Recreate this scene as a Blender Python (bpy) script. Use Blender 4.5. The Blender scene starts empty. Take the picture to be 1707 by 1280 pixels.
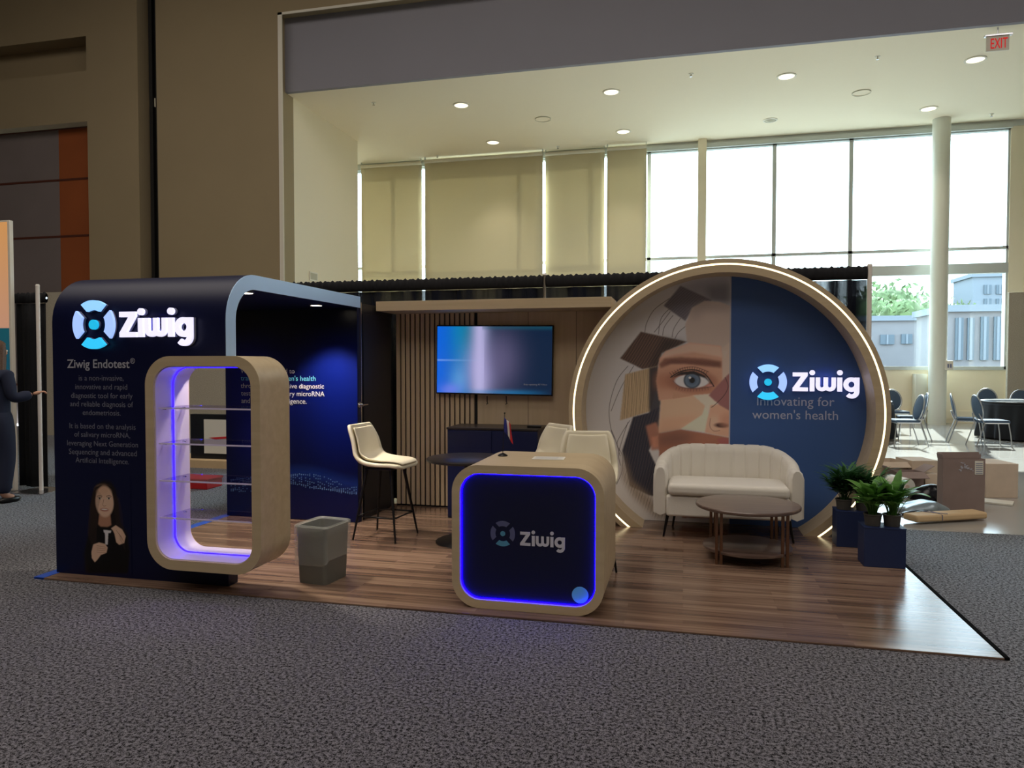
import bpy, bmesh, math, random
import numpy as np
from mathutils import Vector, Matrix
random.seed(7); rng = np.random.default_rng(7)
SC = bpy.context.scene
COL = SC.collection
PI = math.pi
R = math.radians

# ------------------------------------------------------------------ camera
FPX, YAW, PITCH, CAMH = 1206.0, R(13.4), R(1.66), 1.527
cam = bpy.data.cameras.new('camera'); camo = bpy.data.objects.new('camera', cam); COL.objects.link(camo)
cam.sensor_fit = 'HORIZONTAL'; cam.sensor_width = 36; cam.lens = 36*FPX/1707
cam.clip_start = .05; cam.clip_end = 500
camo.location = (0, 0, CAMH); camo.rotation_euler = (PI/2-PITCH, 0, YAW)
SC.camera = camo
# ------------------------------------------------------------------ light
SC.view_settings.view_transform = 'Standard'; SC.view_settings.look = 'None'
SC.view_settings.exposure = 0.0; SC.view_settings.gamma = 1; SC.view_settings.use_curve_mapping = False
W = bpy.data.worlds.new('world'); SC.world = W; W.use_nodes = True
nt = W.node_tree; bg = nt.nodes['Background']
tc = nt.nodes.new('ShaderNodeTexCoord'); sp = nt.nodes.new('ShaderNodeSeparateXYZ'); cr = nt.nodes.new('ShaderNodeValToRGB')
nt.links.new(tc.outputs['Generated'], sp.inputs[0]); nt.links.new(sp.outputs['Z'], cr.inputs[0]); nt.links.new(cr.outputs[0], bg.inputs[0])
cr.color_ramp.elements[0].color = (.86, .95, 1, 1); cr.color_ramp.elements[1].color = (.66, .83, 1, 1)
cr.color_ramp.elements[1].position = .7
bg.inputs['Strength'].default_value = 8.2
SC.cycles.max_bounces = 14; SC.cycles.diffuse_bounces = 8; SC.cycles.transparent_max_bounces = 16
sun = bpy.data.lights.new('sun', 'SUN'); sun.energy = 20.0; sun.angle = R(.6); sun.color = (1, .95, .86)
suno = bpy.data.objects.new('sun', sun); COL.objects.link(suno)
sd = Vector((-.21, -1, -.80)).normalized()          # travel direction of the light
suno.rotation_euler = sd.to_track_quat('-Z', 'Y').to_euler(); suno.location = (8, 40, 30)
def area(name, loc, rot, sx, sy, power, color):
    l = bpy.data.lights.new(name, 'AREA'); l.shape = 'RECTANGLE'; l.size = sx; l.size_y = sy; l.energy = power; l.color = color
    o = bpy.data.objects.new(name, l); COL.objects.link(o); o.location = loc; o.rotation_euler = rot; return o
area('hall_high_bay_light', (-6, 4.5, 11.6), (0, 0, 0), 16, 8, 860, (1, .90, .79))
area('hall_high_bay_light.001', (1, -6, 11.6), (0, 0, 0), 16, 8, 660, (1, .90, .80))
area('hall_side_fill_light', (10, 3, 11.6), (0, R(12), 0), 8, 10, 620, (1, .93, .86))  # unseen lamp, added to brighten the faces turned to the right

# ------------------------------------------------------------------ pixel -> place
cF = Vector((-math.sin(YAW)*math.cos(PITCH), math.cos(YAW)*math.cos(PITCH), -math.sin(PITCH)))
cR = Vector((math.cos(YAW), math.sin(YAW), 0)); cU = cR.cross(cF)
CP = Vector((0, 0, CAMH))
def at(px, py, X=None, Y=None, Z=None):
    d = cF + cR*((px-853.5)/FPX) + cU*((640-py)/FPX)
    if X is not None: t = X/d.x
    elif Y is not None: t = Y/d.y
    else: t = (Z-CAMH)/d.z
    return CP + d*t

# ------------------------------------------------------------------ colours and materials
def lin(c): c = c/255; return c/12.92 if c <= .04045 else ((c+.055)/1.055)**2.4
def srgb(r, g, b): return (lin(r), lin(g), lin(b), 1)
MATS = {}
def mat(name, color=(200, 200, 200), rough=.6, metal=0, emit=0, ecol=None, alpha=None, noise=0, nscale=20, bump=0, bscale=60, spec=.5, trans=0, sheen=0, coat=0):
    if name in MATS: return MATS[name]
    m = bpy.data.materials.new(name); m.use_nodes = True; MATS[name] = m
    nt = m.node_tree; b = nt.nodes['Principled BSDF']
    c = srgb(*color)
    b.inputs['Base Color'].default_value = c; b.inputs['Roughness'].default_value = rough; b.inputs['Metallic'].default_value = metal
    b.inputs['Specular IOR Level'].default_value = spec
    if emit: b.inputs['Emission Color'].default_value = srgb(*(ecol or color)); b.inputs['Emission Strength'].default_value = emit
    if sheen: b.inputs['Sheen Weight'].default_value = sheen
    if coat: b.inputs['Coat Weight'].default_value = coat
    if noise or bump:
        t = nt.nodes.new('ShaderNodeTexCoord')
    if noise:
        n = nt.nodes.new('ShaderNodeTexNoise'); n.inputs['Scale'].default_value = nscale; n.inputs['Detail'].default_value = 4
        nt.links.new(t.outputs['Object'], n.inputs['Vector'])
        r = nt.nodes.new('ShaderNodeValToRGB'); e = r.color_ramp.elements
        e[0].position = .3; e[1].position = .7
        e[0].color = tuple(x*(1-noise) for x in c[:3])+(1,); e[1].color = tuple(min(1, x*(1+noise)) for x in c[:3])+(1,)
        nt.links.new(n.outputs['Fac'], r.inputs[0]); nt.links.new(r.outputs[0], b.inputs['Base Color'])
    if bump:
        n = nt.nodes.new('ShaderNodeTexNoise'); n.inputs['Scale'].default_value = bscale; n.inputs['Detail'].default_value = 3
        nt.links.new(t.outputs['Object'], n.inputs['Vector'])
        bp = nt.nodes.new('ShaderNodeBump'); bp.inputs['Strength'].default_value = bump; bp.inputs['Distance'].default_value = .01
        nt.links.new(n.outputs['Fac'], bp.inputs['Height']); nt.links.new(bp.outputs[0], b.inputs['Normal'])
    if trans:   # thin sheet that lets some light through
        out = nt.nodes['Material Output']; tr = nt.nodes.new('ShaderNodeBsdfTranslucent'); tr.inputs[0].default_value = c
        mx = nt.nodes.new('ShaderNodeMixShader'); mx.inputs[0].default_value = trans
        nt.links.new(b.outputs[0], mx.inputs[1]); nt.links.new(tr.outputs[0], mx.inputs[2]); nt.links.new(mx.outputs[0], out.inputs[0])
    if alpha is not None:
        b.inputs['Alpha'].default_value = alpha
    return m
def clear_mat(name, tint=(255, 255, 255), gloss=.12, rough=.02):
    m = bpy.data.materials.new(name); m.use_nodes = True; MATS[name] = m; nt = m.node_tree
    nt.nodes.remove(nt.nodes['Principled BSDF']); out = nt.nodes['Material Output']
    t = nt.nodes.new('ShaderNodeBsdfTransparent'); t.inputs[0].default_value = srgb(*tint)
    g = nt.nodes.new('ShaderNodeBsdfGlossy'); g.inputs['Roughness'].default_value = rough
    mx = nt.nodes.new('ShaderNodeMixShader'); mx.inputs[0].default_value = gloss
    nt.links.new(t.outputs[0], mx.inputs[1]); nt.links.new(g.outputs[0], mx.inputs[2]); nt.links.new(mx.outputs[0], out.inputs[0])
    return m
def attr_mat(name, rough=.5, emit=0, spec=.4):
    m = bpy.data.materials.new(name); m.use_nodes = True; nt = m.node_tree; b = nt.nodes['Principled BSDF']
    a = nt.nodes.new('ShaderNodeVertexColor'); a.layer_name = 'print'
    b.inputs['Roughness'].default_value = rough; b.inputs['Specular IOR Level'].default_value = spec
    if emit:
        b.inputs['Base Color'].default_value = (.01, .01, .01, 1)
        nt.links.new(a.outputs['Color'], b.inputs['Emission Color']); b.inputs['Emission Strength'].default_value = emit
    else: nt.links.new(a.outputs['Color'], b.inputs['Base Color'])
    return m

def carpet_mat():
    m = bpy.data.materials.new('carpet'); m.use_nodes = True; nt = m.node_tree; b = nt.nodes['Principled BSDF']
    t = nt.nodes.new('ShaderNodeTexCoord')
    n = nt.nodes.new('ShaderNodeTexNoise'); n.inputs['Scale'].default_value = 60; n.inputs['Detail'].default_value = 5; n.inputs['Roughness'].default_value = .86
    n2 = nt.nodes.new('ShaderNodeTexNoise'); n2.inputs['Scale'].default_value = 1.6; n2.inputs['Detail'].default_value = 3
    nt.links.new(t.outputs['Object'], n.inputs['Vector']); nt.links.new(t.outputs['Object'], n2.inputs['Vector'])
    r = nt.nodes.new('ShaderNodeValToRGB'); e = r.color_ramp.elements
    e[0].position = .44; e[1].position = .58; e[0].color = srgb(4, 3, 5); e[1].color = srgb(116, 110, 117)
    n3 = nt.nodes.new('ShaderNodeTexNoise'); n3.inputs['Scale'].default_value = 210; n3.inputs['Detail'].default_value = 0
    nt.links.new(t.outputs['Object'], n3.inputs['Vector'])
    av = nt.nodes.new('ShaderNodeMath'); av.operation = 'MULTIPLY_ADD'; av.inputs[1].default_value = .85
    hf = nt.nodes.new('ShaderNodeMath'); hf.operation = 'MULTIPLY'; hf.inputs[1].default_value = .15
    nt.links.new(n3.outputs['Fac'], hf.inputs[0]); nt.links.new(n.outputs['Fac'], av.inputs[0]); nt.links.new(hf.outputs[0], av.inputs[2]); nt.links.new(av.outputs[0], r.inputs[0])
    mx = nt.nodes.new('ShaderNodeMix'); mx.data_type = 'RGBA'; mx.blend_type = 'MULTIPLY'; mx.inputs[0].default_value = .5
    r2 = nt.nodes.new('ShaderNodeValToRGB'); r2.color_ramp.elements[0].color = (.75, .75, .75, 1); r2.color_ramp.elements[0].position = .35; r2.color_ramp.elements[1].position = .65
    nt.links.new(n2.outputs['Fac'], r2.inputs[0]); nt.links.new(r.outputs[0], mx.inputs[6]); nt.links.new(r2.outputs[0], mx.inputs[7])
    nt.links.new(mx.outputs[2], b.inputs['Base Color'])
    mr = nt.nodes.new('ShaderNodeMapRange'); mr.inputs['From Min'].default_value = .44; mr.inputs['From Max'].default_value = .55; nt.links.new(av.outputs[0], mr.inputs['Value']); nt.links.new(mr.outputs[0], b.inputs['Sheen Weight'])
    b.inputs['Roughness'].default_value = .95; b.inputs['Specular IOR Level'].default_value = .1; b.inputs['Sheen Roughness'].default_value = .5; b.inputs['Sheen Tint'].default_value = (.85, .92, 1, 1)
    bp = nt.nodes.new('ShaderNodeBump'); bp.inputs['Strength'].default_value = .25; bp.inputs['Distance'].default_value = .004
    nt.links.new(n.outputs['Fac'], bp.inputs['Height']); nt.links.new(bp.outputs[0], b.inputs['Normal'])
    return m
def wood_mat(name, c1, c2, c3, rough=.3, plank=.145, scale=1, axis='X', bump=.03, spec=.5, coat=0, seam=.35):
    """strip pattern running along one axis; plank=0 gives plain grain"""
    m = bpy.data.materials.new(name); m.use_nodes = True; MATS[name] = m; nt = m.node_tree; b = nt.nodes['Principled BSDF']
    t = nt.nodes.new('ShaderNodeTexCoord'); mp = nt.nodes.new('ShaderNodeMapping')
    if axis == 'Z': mp.inputs['Rotation'].default_value = (0, PI/2, 0)
    if axis == 'Y': mp.inputs['Rotation'].default_value = (0, 0, PI/2)
    nt.links.new(t.outputs['Object'], mp.inputs[0])
    st = nt.nodes.new('ShaderNodeMapping'); st.inputs['Scale'].default_value = (1.2*scale, 26*scale, 26*scale)
    nt.links.new(mp.outputs[0], st.inputs[0])
    n = nt.nodes.new('ShaderNodeTexNoise'); n.inputs['Scale'].default_value = 1.0; n.inputs['Detail'].default_value = 5; n.inputs['Distortion'].default_value = .4
    nt.links.new(st.outputs[0], n.inputs['Vector'])
    r = nt.nodes.new('ShaderNodeValToRGB'); e = r.color_ramp.elements
    e[0].position = .3; e[0].color = srgb(*c1); e[1].position = .72; e[1].color = srgb(*c3); k = e.new(.5); k.color = srgb(*c2)
    fac = n.outputs['Fac']
    if plank:
        br = nt.nodes.new('ShaderNodeTexBrick'); br.inputs['Scale'].default_value = 1; br.inputs['Brick Width'].default_value = .9
        br.inputs['Row Height'].default_value = plank; br.inputs['Mortar Size'].default_value = .0012; br.offset = .37
        br.inputs['Color1'].default_value = (0, 0, 0, 1); br.inputs['Color2'].default_value = (1, 1, 1, 1); br.inputs['Mortar'].default_value = (.5, .5, .5, 1)
        nt.links.new(mp.outputs[0], br.inputs['Vector'])
        ma = nt.nodes.new('ShaderNodeMath'); ma.operation = 'MULTIPLY_ADD'; ma.inputs[1].default_value = .26
        nt.links.new(br.outputs['Color'], ma.inputs[0])
        s = nt.nodes.new('ShaderNodeMath'); s.operation = 'SUBTRACT'; s.inputs[1].default_value = .13
        nt.links.new(fac, s.inputs[0]); nt.links.new(s.outputs[0], ma.inputs[2]); fac = ma.outputs[0]
    nt.links.new(fac, r.inputs[0]); colr = r.outputs[0]
    if plank:
        mx = nt.nodes.new('ShaderNodeMix'); mx.data_type = 'RGBA'; mx.blend_type = 'MULTIPLY'
        ms = nt.nodes.new('ShaderNodeMath'); ms.operation = 'MULTIPLY'; ms.inputs[1].default_value = seam
        nt.links.new(br.outputs['Fac'], ms.inputs[0]); nt.links.new(ms.outputs[0], mx.inputs[0])
        nt.links.new(colr, mx.inputs[6]); mx.inputs[7].default_value = (.1, .08, .06, 1); colr = mx.outputs[2]
    nt.links.new(colr, b.inputs['Base Color'])
    b.inputs['Roughness'].default_value = rough; b.inputs['Specular IOR Level'].default_value = spec; b.inputs['Coat Weight'].default_value = coat
    if bump:
        bp = nt.nodes.new('ShaderNodeBump'); bp.inputs['Strength'].default_value = bump; bp.inputs['Distance'].default_value = .01
        nt.links.new(n.outputs['Fac'], bp.inputs['Height']); nt.links.new(bp.outputs[0], b.inputs['Normal'])
    return m

# ------------------------------------------------------------------ mesh builder
class MB:
    def __init__(s): s.v = []; s.f = []; s.sm = []
    def add(s, vs, fs, smooth=False, M=None):
        o = len(s.v); s.v += [tuple((M @ Vector(v)) if M else v) for v in vs]
        s.f += [tuple(i+o for i in f) for f in fs]; s.sm += [smooth]*len(fs); return s
    def bm(s, bm, smooth=False, M=None):
        bm.verts.index_update(); vs = [v.co[:] for v in bm.verts]; fs = [[v.index for v in f.verts] for f in bm.faces]; bm.free()
        return s.add(vs, fs, smooth, M)
    def box(s, x0, y0, z0, x1, y1, z1, bev=0, seg=2, M=None, smooth=None):
        bm = bmesh.new(); bmesh.ops.create_cube(bm, size=1)
        for v in bm.verts:
            v.co = Vector(((x0+x1)/2+v.co.x*(x1-x0), (y0+y1)/2+v.co.y*(y1-y0), (z0+z1)/2+v.co.z*(z1-z0)))
        if bev: bmesh.ops.bevel(bm, geom=bm.edges[:], offset=bev, segments=seg, affect='EDGES', profile=.5)
        if not bev: return s.bm(bm, bool(smooth), M)
        bm.verts.index_update(); bm.normal_update(); vs = [v.co[:] for v in bm.verts]; flat = []; rnd = []
        for f in bm.faces: (flat if max(abs(c) for c in f.normal) > .9999 else rnd).append([v.index for v in f.verts])
        bm.free(); o = len(s.v); s.add(vs, flat, smooth is True, M)
        s.f += [tuple(i+o for i in f) for f in rnd]; s.sm += [True]*len(rnd); return s
    def cyl(s, p0, p1, r0, r1=None, n=20, cap=True, smooth=True):
        r1 = r0 if r1 is None else r1; p0 = Vector(p0); p1 = Vector(p1); d = (p1-p0).normalized()
        a = d.orthogonal().normalized(); b = d.cross(a); vs = []; fs = []
        for p, r in ((p0, r0), (p1, r1)):
            for i in range(n):
                t = 2*PI*i/n; vs.append(p+a*r*math.cos(t)+b*r*math.sin(t))
        for i in range(n): j = (i+1) % n; fs.append((i, j, n+j, n+i))
        s.add(vs, fs, smooth)
        if cap: s.add(vs, [tuple(range(n))[::-1], tuple(range(n, 2*n))], False)
        return s
    def tube(s, pts, r, n=10, closed=False, cap=True):
        pts = [Vector(p) for p in pts]; m = len(pts); rr = r if isinstance(r, (list, tuple)) else [r]*m
        vs = []; up = None
        for i, p in enumerate(pts):
            q = pts[(i+1) % m] if closed or i < m-1 else p; o = pts[i-1] if closed or i > 0 else p
            d = (q-o).normalized()
            if up is None: up = d.orthogonal().normalized()
            up = (up-d*up.dot(d)); up = up.normalized() if up.length > 1e-6 else d.orthogonal().normalized(); b = d.cross(up)
            for k in range(n):
                t = 2*PI*k/n; vs.append(p+(up*math.cos(t)+b*math.sin(t))*rr[i])
        fs = []
        for i in range(m if closed else m-1):
            j = (i+1) % m
            for k in range(n): l = (k+1) % n; fs.append((i*n+k, i*n+l, j*n+l, j*n+k))
        s.add(vs, fs, True)
        if cap and not closed: s.add(vs[:n]+vs[-n:], [tuple(range(n))[::-1], tuple(range(n, 2*n))])
        return s
    def lathe(s, prof, c=(0, 0, 0), n=32, smooth=True):
        vs = []; fs = []; m = len(prof)
        for i in range(n):
            t = 2*PI*i/n
            for r, z in prof: vs.append((c[0]+r*math.cos(t), c[1]+r*math.sin(t), c[2]+z))
        for i in range(n):
            j = (i+1) % n
            for k in range(m-1): fs.append((i*m+k, j*m+k, j*m+k+1, i*m+k+1))
        return s.add(vs, fs, smooth)
    def prism(s, poly, y0, y1, M=None, smooth=False):
        """polygon in (x, z), extruded from y0 to y1"""
        n = len(poly); a = sum(poly[i][0]*poly[(i+1) % n][1]-poly[(i+1) % n][0]*poly[i][1] for i in range(n))
        if a < 0: poly = poly[::-1]
        vs = [(x, y0, z) for x, z in poly]+[(x, y1, z) for x, z in poly]
        s.add(vs, [tuple(range(n)), tuple(range(n, 2*n))[::-1]], False, M)
        return s.add(vs, [(i, n+i, n+(i+1) % n, (i+1) % n) for i in range(n)], smooth, M)
    def ring(s, outer, inner, y0, y1, M=None, smooth=True):
        """closed band between two same-length outlines in (x, z); sides and both faces"""
        n = len(outer); vs = []
        for L, y in ((outer, y0), (inner, y0), (outer, y1), (inner, y1)): vs += [(x, y, z) for x, z in L]
        f1 = []; f2 = []
        for i in range(n):
            j = (i+1) % n
            f1 += [(i, j, n+j, n+i), (2*n+j, 2*n+i, 3*n+i, 3*n+j)]
            f2 += [(j, i, 2*n+i, 2*n+j), (n+i, n+j, 3*n+j, 3*n+i)]
        s.add(vs, f1, False, M); return s.add(vs, f2, smooth, M)
    def arc_ring(s, outer, inner, y0, y1, smooth=True):
        """open band"""
        n = len(outer); vs = []
        for L, y in ((outer, y0), (inner, y0), (outer, y1), (inner, y1)): vs += [(x, y, z) for x, z in L]
        f1 = [(0, n, 3*n, 2*n), (n-1, 3*n-1, 4*n-1, 2*n-1)]; f2 = []
        for i in range(n-1):
            j = i+1; f1 += [(i, j, n+j, n+i), (2*n+j, 2*n+i, 3*n+i, 3*n+j)]
            f2 += [(j, i, 2*n+i, 2*n+j), (n+i, n+j, 3*n+j, 3*n+i)]
        s.add(vs, f1); return s.add(vs, f2, smooth)
    def sphere(s, c, r, sub=2, sc=(1, 1, 1)):
        bm = bmesh.new(); bmesh.ops.create_icosphere(bm, subdivisions=sub, radius=1)
        for v in bm.verts: v.co = Vector((c[0]+v.co.x*r*sc[0], c[1]+v.co.y*r*sc[1], c[2]+v.co.z*r*sc[2]))
        return s.bm(bm, True)
    def grid(s, fn, nu, nv, closeu=False, smooth=True):
        vs = [fn(i/(nu if closeu else nu-1), j/(nv-1)) for i in range(nu) for j in range(nv)]; fs = []
        for i in range(nu if closeu else nu-1):
            k = (i+1) % nu
            for j in range(nv-1): fs.append((i*nv+j, k*nv+j, k*nv+j+1, i*nv+j+1))
        return s.add(vs, fs, smooth)
    def build(s, name, m, parent=None, fix=True):
        me = bpy.data.meshes.new(name); me.from_pydata([tuple(v) for v in s.v], [], s.f); me.validate()
        for p, k in zip(me.polygons, s.sm): p.use_smooth = k
        if fix:
            bm = bmesh.new(); bm.from_mesh(me); bmesh.ops.remove_doubles(bm, verts=bm.verts, dist=1e-5)
            bmesh.ops.recalc_face_normals(bm, faces=bm.faces); bm.to_mesh(me); bm.free()
        if m: me.materials.append(m if not isinstance(m, str) else MATS[m])
        o = bpy.data.objects.new(name, me); COL.objects.link(o)
        if any(s.sm):
            fl = np.zeros(len(me.polygons), bool); me.polygons.foreach_get('use_smooth', fl)
            me.set_sharp_from_angle(angle=R(40)); me.polygons.foreach_set('use_smooth', fl); me.update()
        if parent:
            o.parent = parent
            o.location = -Vector(parent.get('_o', (0, 0, 0))) if '_o' in parent else (0, 0, 0)
        return o
def tag(o, label=None, cat=None, group=None, kind=None):
    if label: o['label'] = label
    if cat: o['category'] = cat
    if group: o['group'] = group
    if kind: o['kind'] = kind
    return o
def thing(name, loc, label, cat, group=None, rz=0):
    """Empty at the thing's base; parts are built in local coordinates about it"""
    o = bpy.data.objects.new(name, None); COL.objects.link(o); o.empty_display_size = .1
    o.location = loc; o.rotation_euler = (0, 0, rz); return tag(o, label, cat, group)
def wthing(name, loc, label, cat, group=None):
    """same, but its parts are given in world coordinates"""
    o = thing(name, loc, label, cat, group); o['_o'] = tuple(loc); WT.append(o); return o
WT = []
def copy_tree(o, parent=None):
    c = o.copy(); COL.objects.link(c)
    if parent: c.parent = parent
    for ch in list(o.children): copy_tree(ch, c)
    return c
def sub(mb, name, m, parent_part):
    """sub-part whose mesh shares its parent's coordinates"""
    o = mb.build(name, m); o.parent = parent_part; return o
def solid(o, th, off=0):
    md = o.modifiers.new('s', 'SOLIDIFY'); md.thickness = th; md.offset = off; return o
def subs(o, n=2):
    md = o.modifiers.new('ss', 'SUBSURF'); md.levels = n; md.render_levels = n; return o
def rrect(x0, z0, x1, z1, r, n=10):
    P = []
    for cx, cz, a in ((x1-r, z1-r, 0), (x0+r, z1-r, 90), (x0+r, z0+r, 180), (x1-r, z0+r, 270)):
        for i in range(n+1):
            t = R(a+90*i/n); P.append((cx+r*math.cos(t), cz+r*math.sin(t)))
    return P

# ------------------------------------------------------------------ lettering
_FONT = {}
def text_poly(body, bold=0, spacing=1):
    cu = bpy.data.curves.new('t', 'FONT'); cu.body = body; cu.offset = bold; cu.resolution_u = 3; cu.space_character = spacing
    o = bpy.data.objects.new('t', cu); COL.objects.link(o)
    dg = bpy.context.evaluated_depsgraph_get(); me = o.evaluated_get(dg).to_mesh()
    vs = [v.co[:] for v in me.vertices]; fs = [tuple(p.vertices) for p in me.polygons]
    bpy.data.objects.remove(o); bpy.data.curves.remove(cu); return vs, fs
def text_line(mb, body, x0, x1, z, y, h=None, dy=.002, bold=0, align=None, cell=None, spacing=1):
    """text in a plane y=const facing -Y, stretched between x0 and x1, baseline z"""
    vs, fs = text_poly(body, bold, spacing)
    a = min(v[0] for v in vs); b = max(v[0] for v in vs); s = (x1-x0)/(b-a); sz = (h or s)
    mb.add([(x0+(v[0]-a)*s, y, z+v[1]*sz) for v in vs], fs)
def ziwig(mb, x0, x1, z0, y0, y1):
    """bold rounded 'Ziwig', baseline z0, width x1-x0; unit = cap height 1"""
    W_ = 3.29; k = (x1-x0)/W_; T = .225
    def X(u): return x0+u*k
    st_ = [0]
    def pr(pts):
        st_[0] += 1; mb.prism([(X(u), z0+w*k) for u, w in pts], y0-2e-5*st_[0], y1)
    def stroke(pts, t=T):
        L = []; Rr = []; n = len(pts)
        for i, p in enumerate(pts):
            a = Vector(pts[max(0, i-1)]); b = Vector(pts[min(n-1, i+1)]); d = (b-a).normalized(); nn = Vector((-d.y, d.x))
            L.append(tuple(Vector(p)+nn*t/2)); Rr.append(tuple(Vector(p)-nn*t/2))
        for i in range(n-1): pr([L[i], L[i+1], Rr[i+1], Rr[i]])
    def arc(cx, cz, r, a0, a1, n=14): return [(cx+r*math.cos(R(a0+(a1-a0)*i/n)), cz+r*math.sin(R(a0+(a1-a0)*i/n))) for i in range(n+1)]
    pr([(0, .79), (0, 1.0), (.74, 1.0), (.74, .82), (.45, .79)]); pr([(.43, .80), (.74, .82), (.31, .19), (0, .17)]); pr([(0, 0), (0, .2), (.3, .21), (.76, .2), (.76, 0)])
    def i_(u): pr([(u, 0), (u+T, 0), (u+T, .74), (u, .74)]); pr(arc(u+T/2, .99, .135, 0, 360, 20)[:-1])
    i_(.86)
    r = .195; z_ = .74
    for c in (1.455, 1.845):
        stroke([(c-r, z_), (c-r, .32)]+arc(c, .30, r, 180, 360)+[(c+r, .32), (c+r, z_)], .2)
    i_(2.22)
    stroke(arc(2.90, .37, .27, 0, 360, 28)); stroke([(3.17, .74), (3.17, .0)]+arc(2.92, -.0, .25, 0, -140, 12), .22)
def mark(mbs, cx, cz, r, y0, y1):
    """ring of four segments round a dot; mbs = (top, sides, bottom, dot)"""
    def seg(mb, a):
        n = 14; h = 35; ro = r; ri = r*.60
        P = [(cx+ro*math.cos(R(a-h+2*h*i/n)), cz+ro*math.sin(R(a-h+2*h*i/n))) for i in range(n+1)]
        Q = [(cx+ri*math.cos(R(a-h*.82+1.64*h*i/n)), cz+ri*math.sin(R(a-h*.82+1.64*h*i/n))) for i in range(n+1)]
        mb.arc_ring(P, Q, y0, y1)
    seg(mbs[0], 90); seg(mbs[1], 0); seg(mbs[1], 180); seg(mbs[2], 270)
    mbs[3].cyl((cx, y0, cz), (cx, y1, cz), r*.2, n=24)

# ------------------------------------------------------------------ printed pictures (colour per vertex)
class Art:
    def __init__(s, x0, z0, x1, z1, nx, nz):
        s.xs = np.linspace(x0, x1, nx); s.zs = np.linspace(z0, z1, nz); s.nx = nx; s.nz = nz
        s.X, s.Z = np.meshgrid(s.xs, s.zs, indexing='ij'); s.C = np.zeros((nx, nz, 3)); s.px = (x1-x0)/nx
    def c(s, rgb): return np.array([lin(v) for v in rgb])
    def blend(s, m, rgb):
        col = rgb if isinstance(rgb, np.ndarray) else s.c(rgb); m = m[..., None]; s.C = s.C*(1-m)+col*m
    def inside(s, P):
        m = np.zeros(s.X.shape, bool); n = len(P)
        for i in range(n):
            x1, z1 = P[i]; x2, z2 = P[(i+1) % n]
            if z1 == z2: continue
            t = ((z1 > s.Z) != (z2 > s.Z)) & (s.X < (x2-x1)*(s.Z-z1)/(z2-z1)+x1); m ^= t
        return m
    def poly(s, P, rgb, a=1, soft=0):
        m = s.inside(P).astype(float)
        if soft: m = s.blur(m, soft)
        s.blend(m*a, rgb); return m
    def blur(s, m, w):
        k = max(1, int(w/s.px))
        for _ in range(2):
            for ax in (0, 1):
                p = np.cumsum(np.pad(m, [(k+1, k) if i == ax else (0, 0) for i in (0, 1)], mode='edge'), axis=ax)
                n = m.shape[ax]; m = (np.take(p, range(2*k+1, 2*k+1+n), axis=ax)-np.take(p, range(0, n), axis=ax))/(2*k+1)
        return m
    def ell(s, cx, cz, rx, rz, rgb, a=1, soft=.15, rot=0):
        dx = s.X-cx; dz = s.Z-cz; c_, s_ = math.cos(rot), math.sin(rot)
        d = np.sqrt(((dx*c_+dz*s_)/rx)**2+((-dx*s_+dz*c_)/rz)**2)
        m = np.clip((1+soft-d)/(2*soft), 0, 1); s.blend(m*a, rgb); return m
    def line(s, P, w, rgb, a=1):
        """smooth line through the points"""
        Q = []
        for i in range(len(P)-1):
            p0 = P[max(0, i-1)]; p1 = P[i]; p2 = P[i+1]; p3 = P[min(len(P)-1, i+2)]
            for k in range(6):
                t = k/6; Q.append(tuple(.5*((2*p1[j])+(-p0[j]+p2[j])*t+(2*p0[j]-5*p1[j]+4*p2[j]-p3[j])*t*t+(-p0[j]+3*p1[j]-3*p2[j]+p3[j])*t**3) for j in (0, 1)))
        Q.append(P[-1]); D = np.full(s.X.shape, 9.)
        for (a0, b0), (a1, b1) in zip(Q[:-1], Q[1:]):
            dx = a1-a0; dz = b1-b0; L = dx*dx+dz*dz+1e-12
            t = np.clip(((s.X-a0)*dx+(s.Z-b0)*dz)/L, 0, 1)
            D = np.minimum(D, np.hypot(s.X-a0-t*dx, s.Z-b0-t*dz))
        s.blend(np.clip((w+s.px*.7-D)/(s.px*1.0), 0, 1)*a, rgb)
    def grad(s, m, rgb, a=1): s.blend(m*a, rgb)
    def build(s, name, m, y, parent=None, keep=None):
        nx, nz = s.nx, s.nz
        v = np.stack([s.X, np.full(s.X.shape, y), s.Z], -1).reshape(-1, 3)
        i = np.arange(nx-1)[:, None]*nz+np.arange(nz-1)[None, :]
        f = np.stack([i, i+nz, i+nz+1, i+1], -1)
        if keep is not None: f = f[keep(s.X, s.Z)[:-1, :-1] & keep(s.X, s.Z)[1:, 1:]]
        f = f.reshape(-1, 4); me = bpy.data.meshes.new(name); me.from_pydata(v.tolist(), [], f.tolist())
        ca = me.color_attributes.new('print', 'FLOAT_COLOR', 'POINT')
        ca.data.foreach_set('color', np.concatenate([s.C.reshape(-1, 3), np.ones((nx*nz, 1))], 1).astype(np.float32).ravel())
        me.materials.append(m); o = bpy.data.objects.new(name, me); COL.objects.link(o)
        if parent:
            o.parent = parent
            if '_o' in parent: o.location = -Vector(parent['_o'])
        return o
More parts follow.
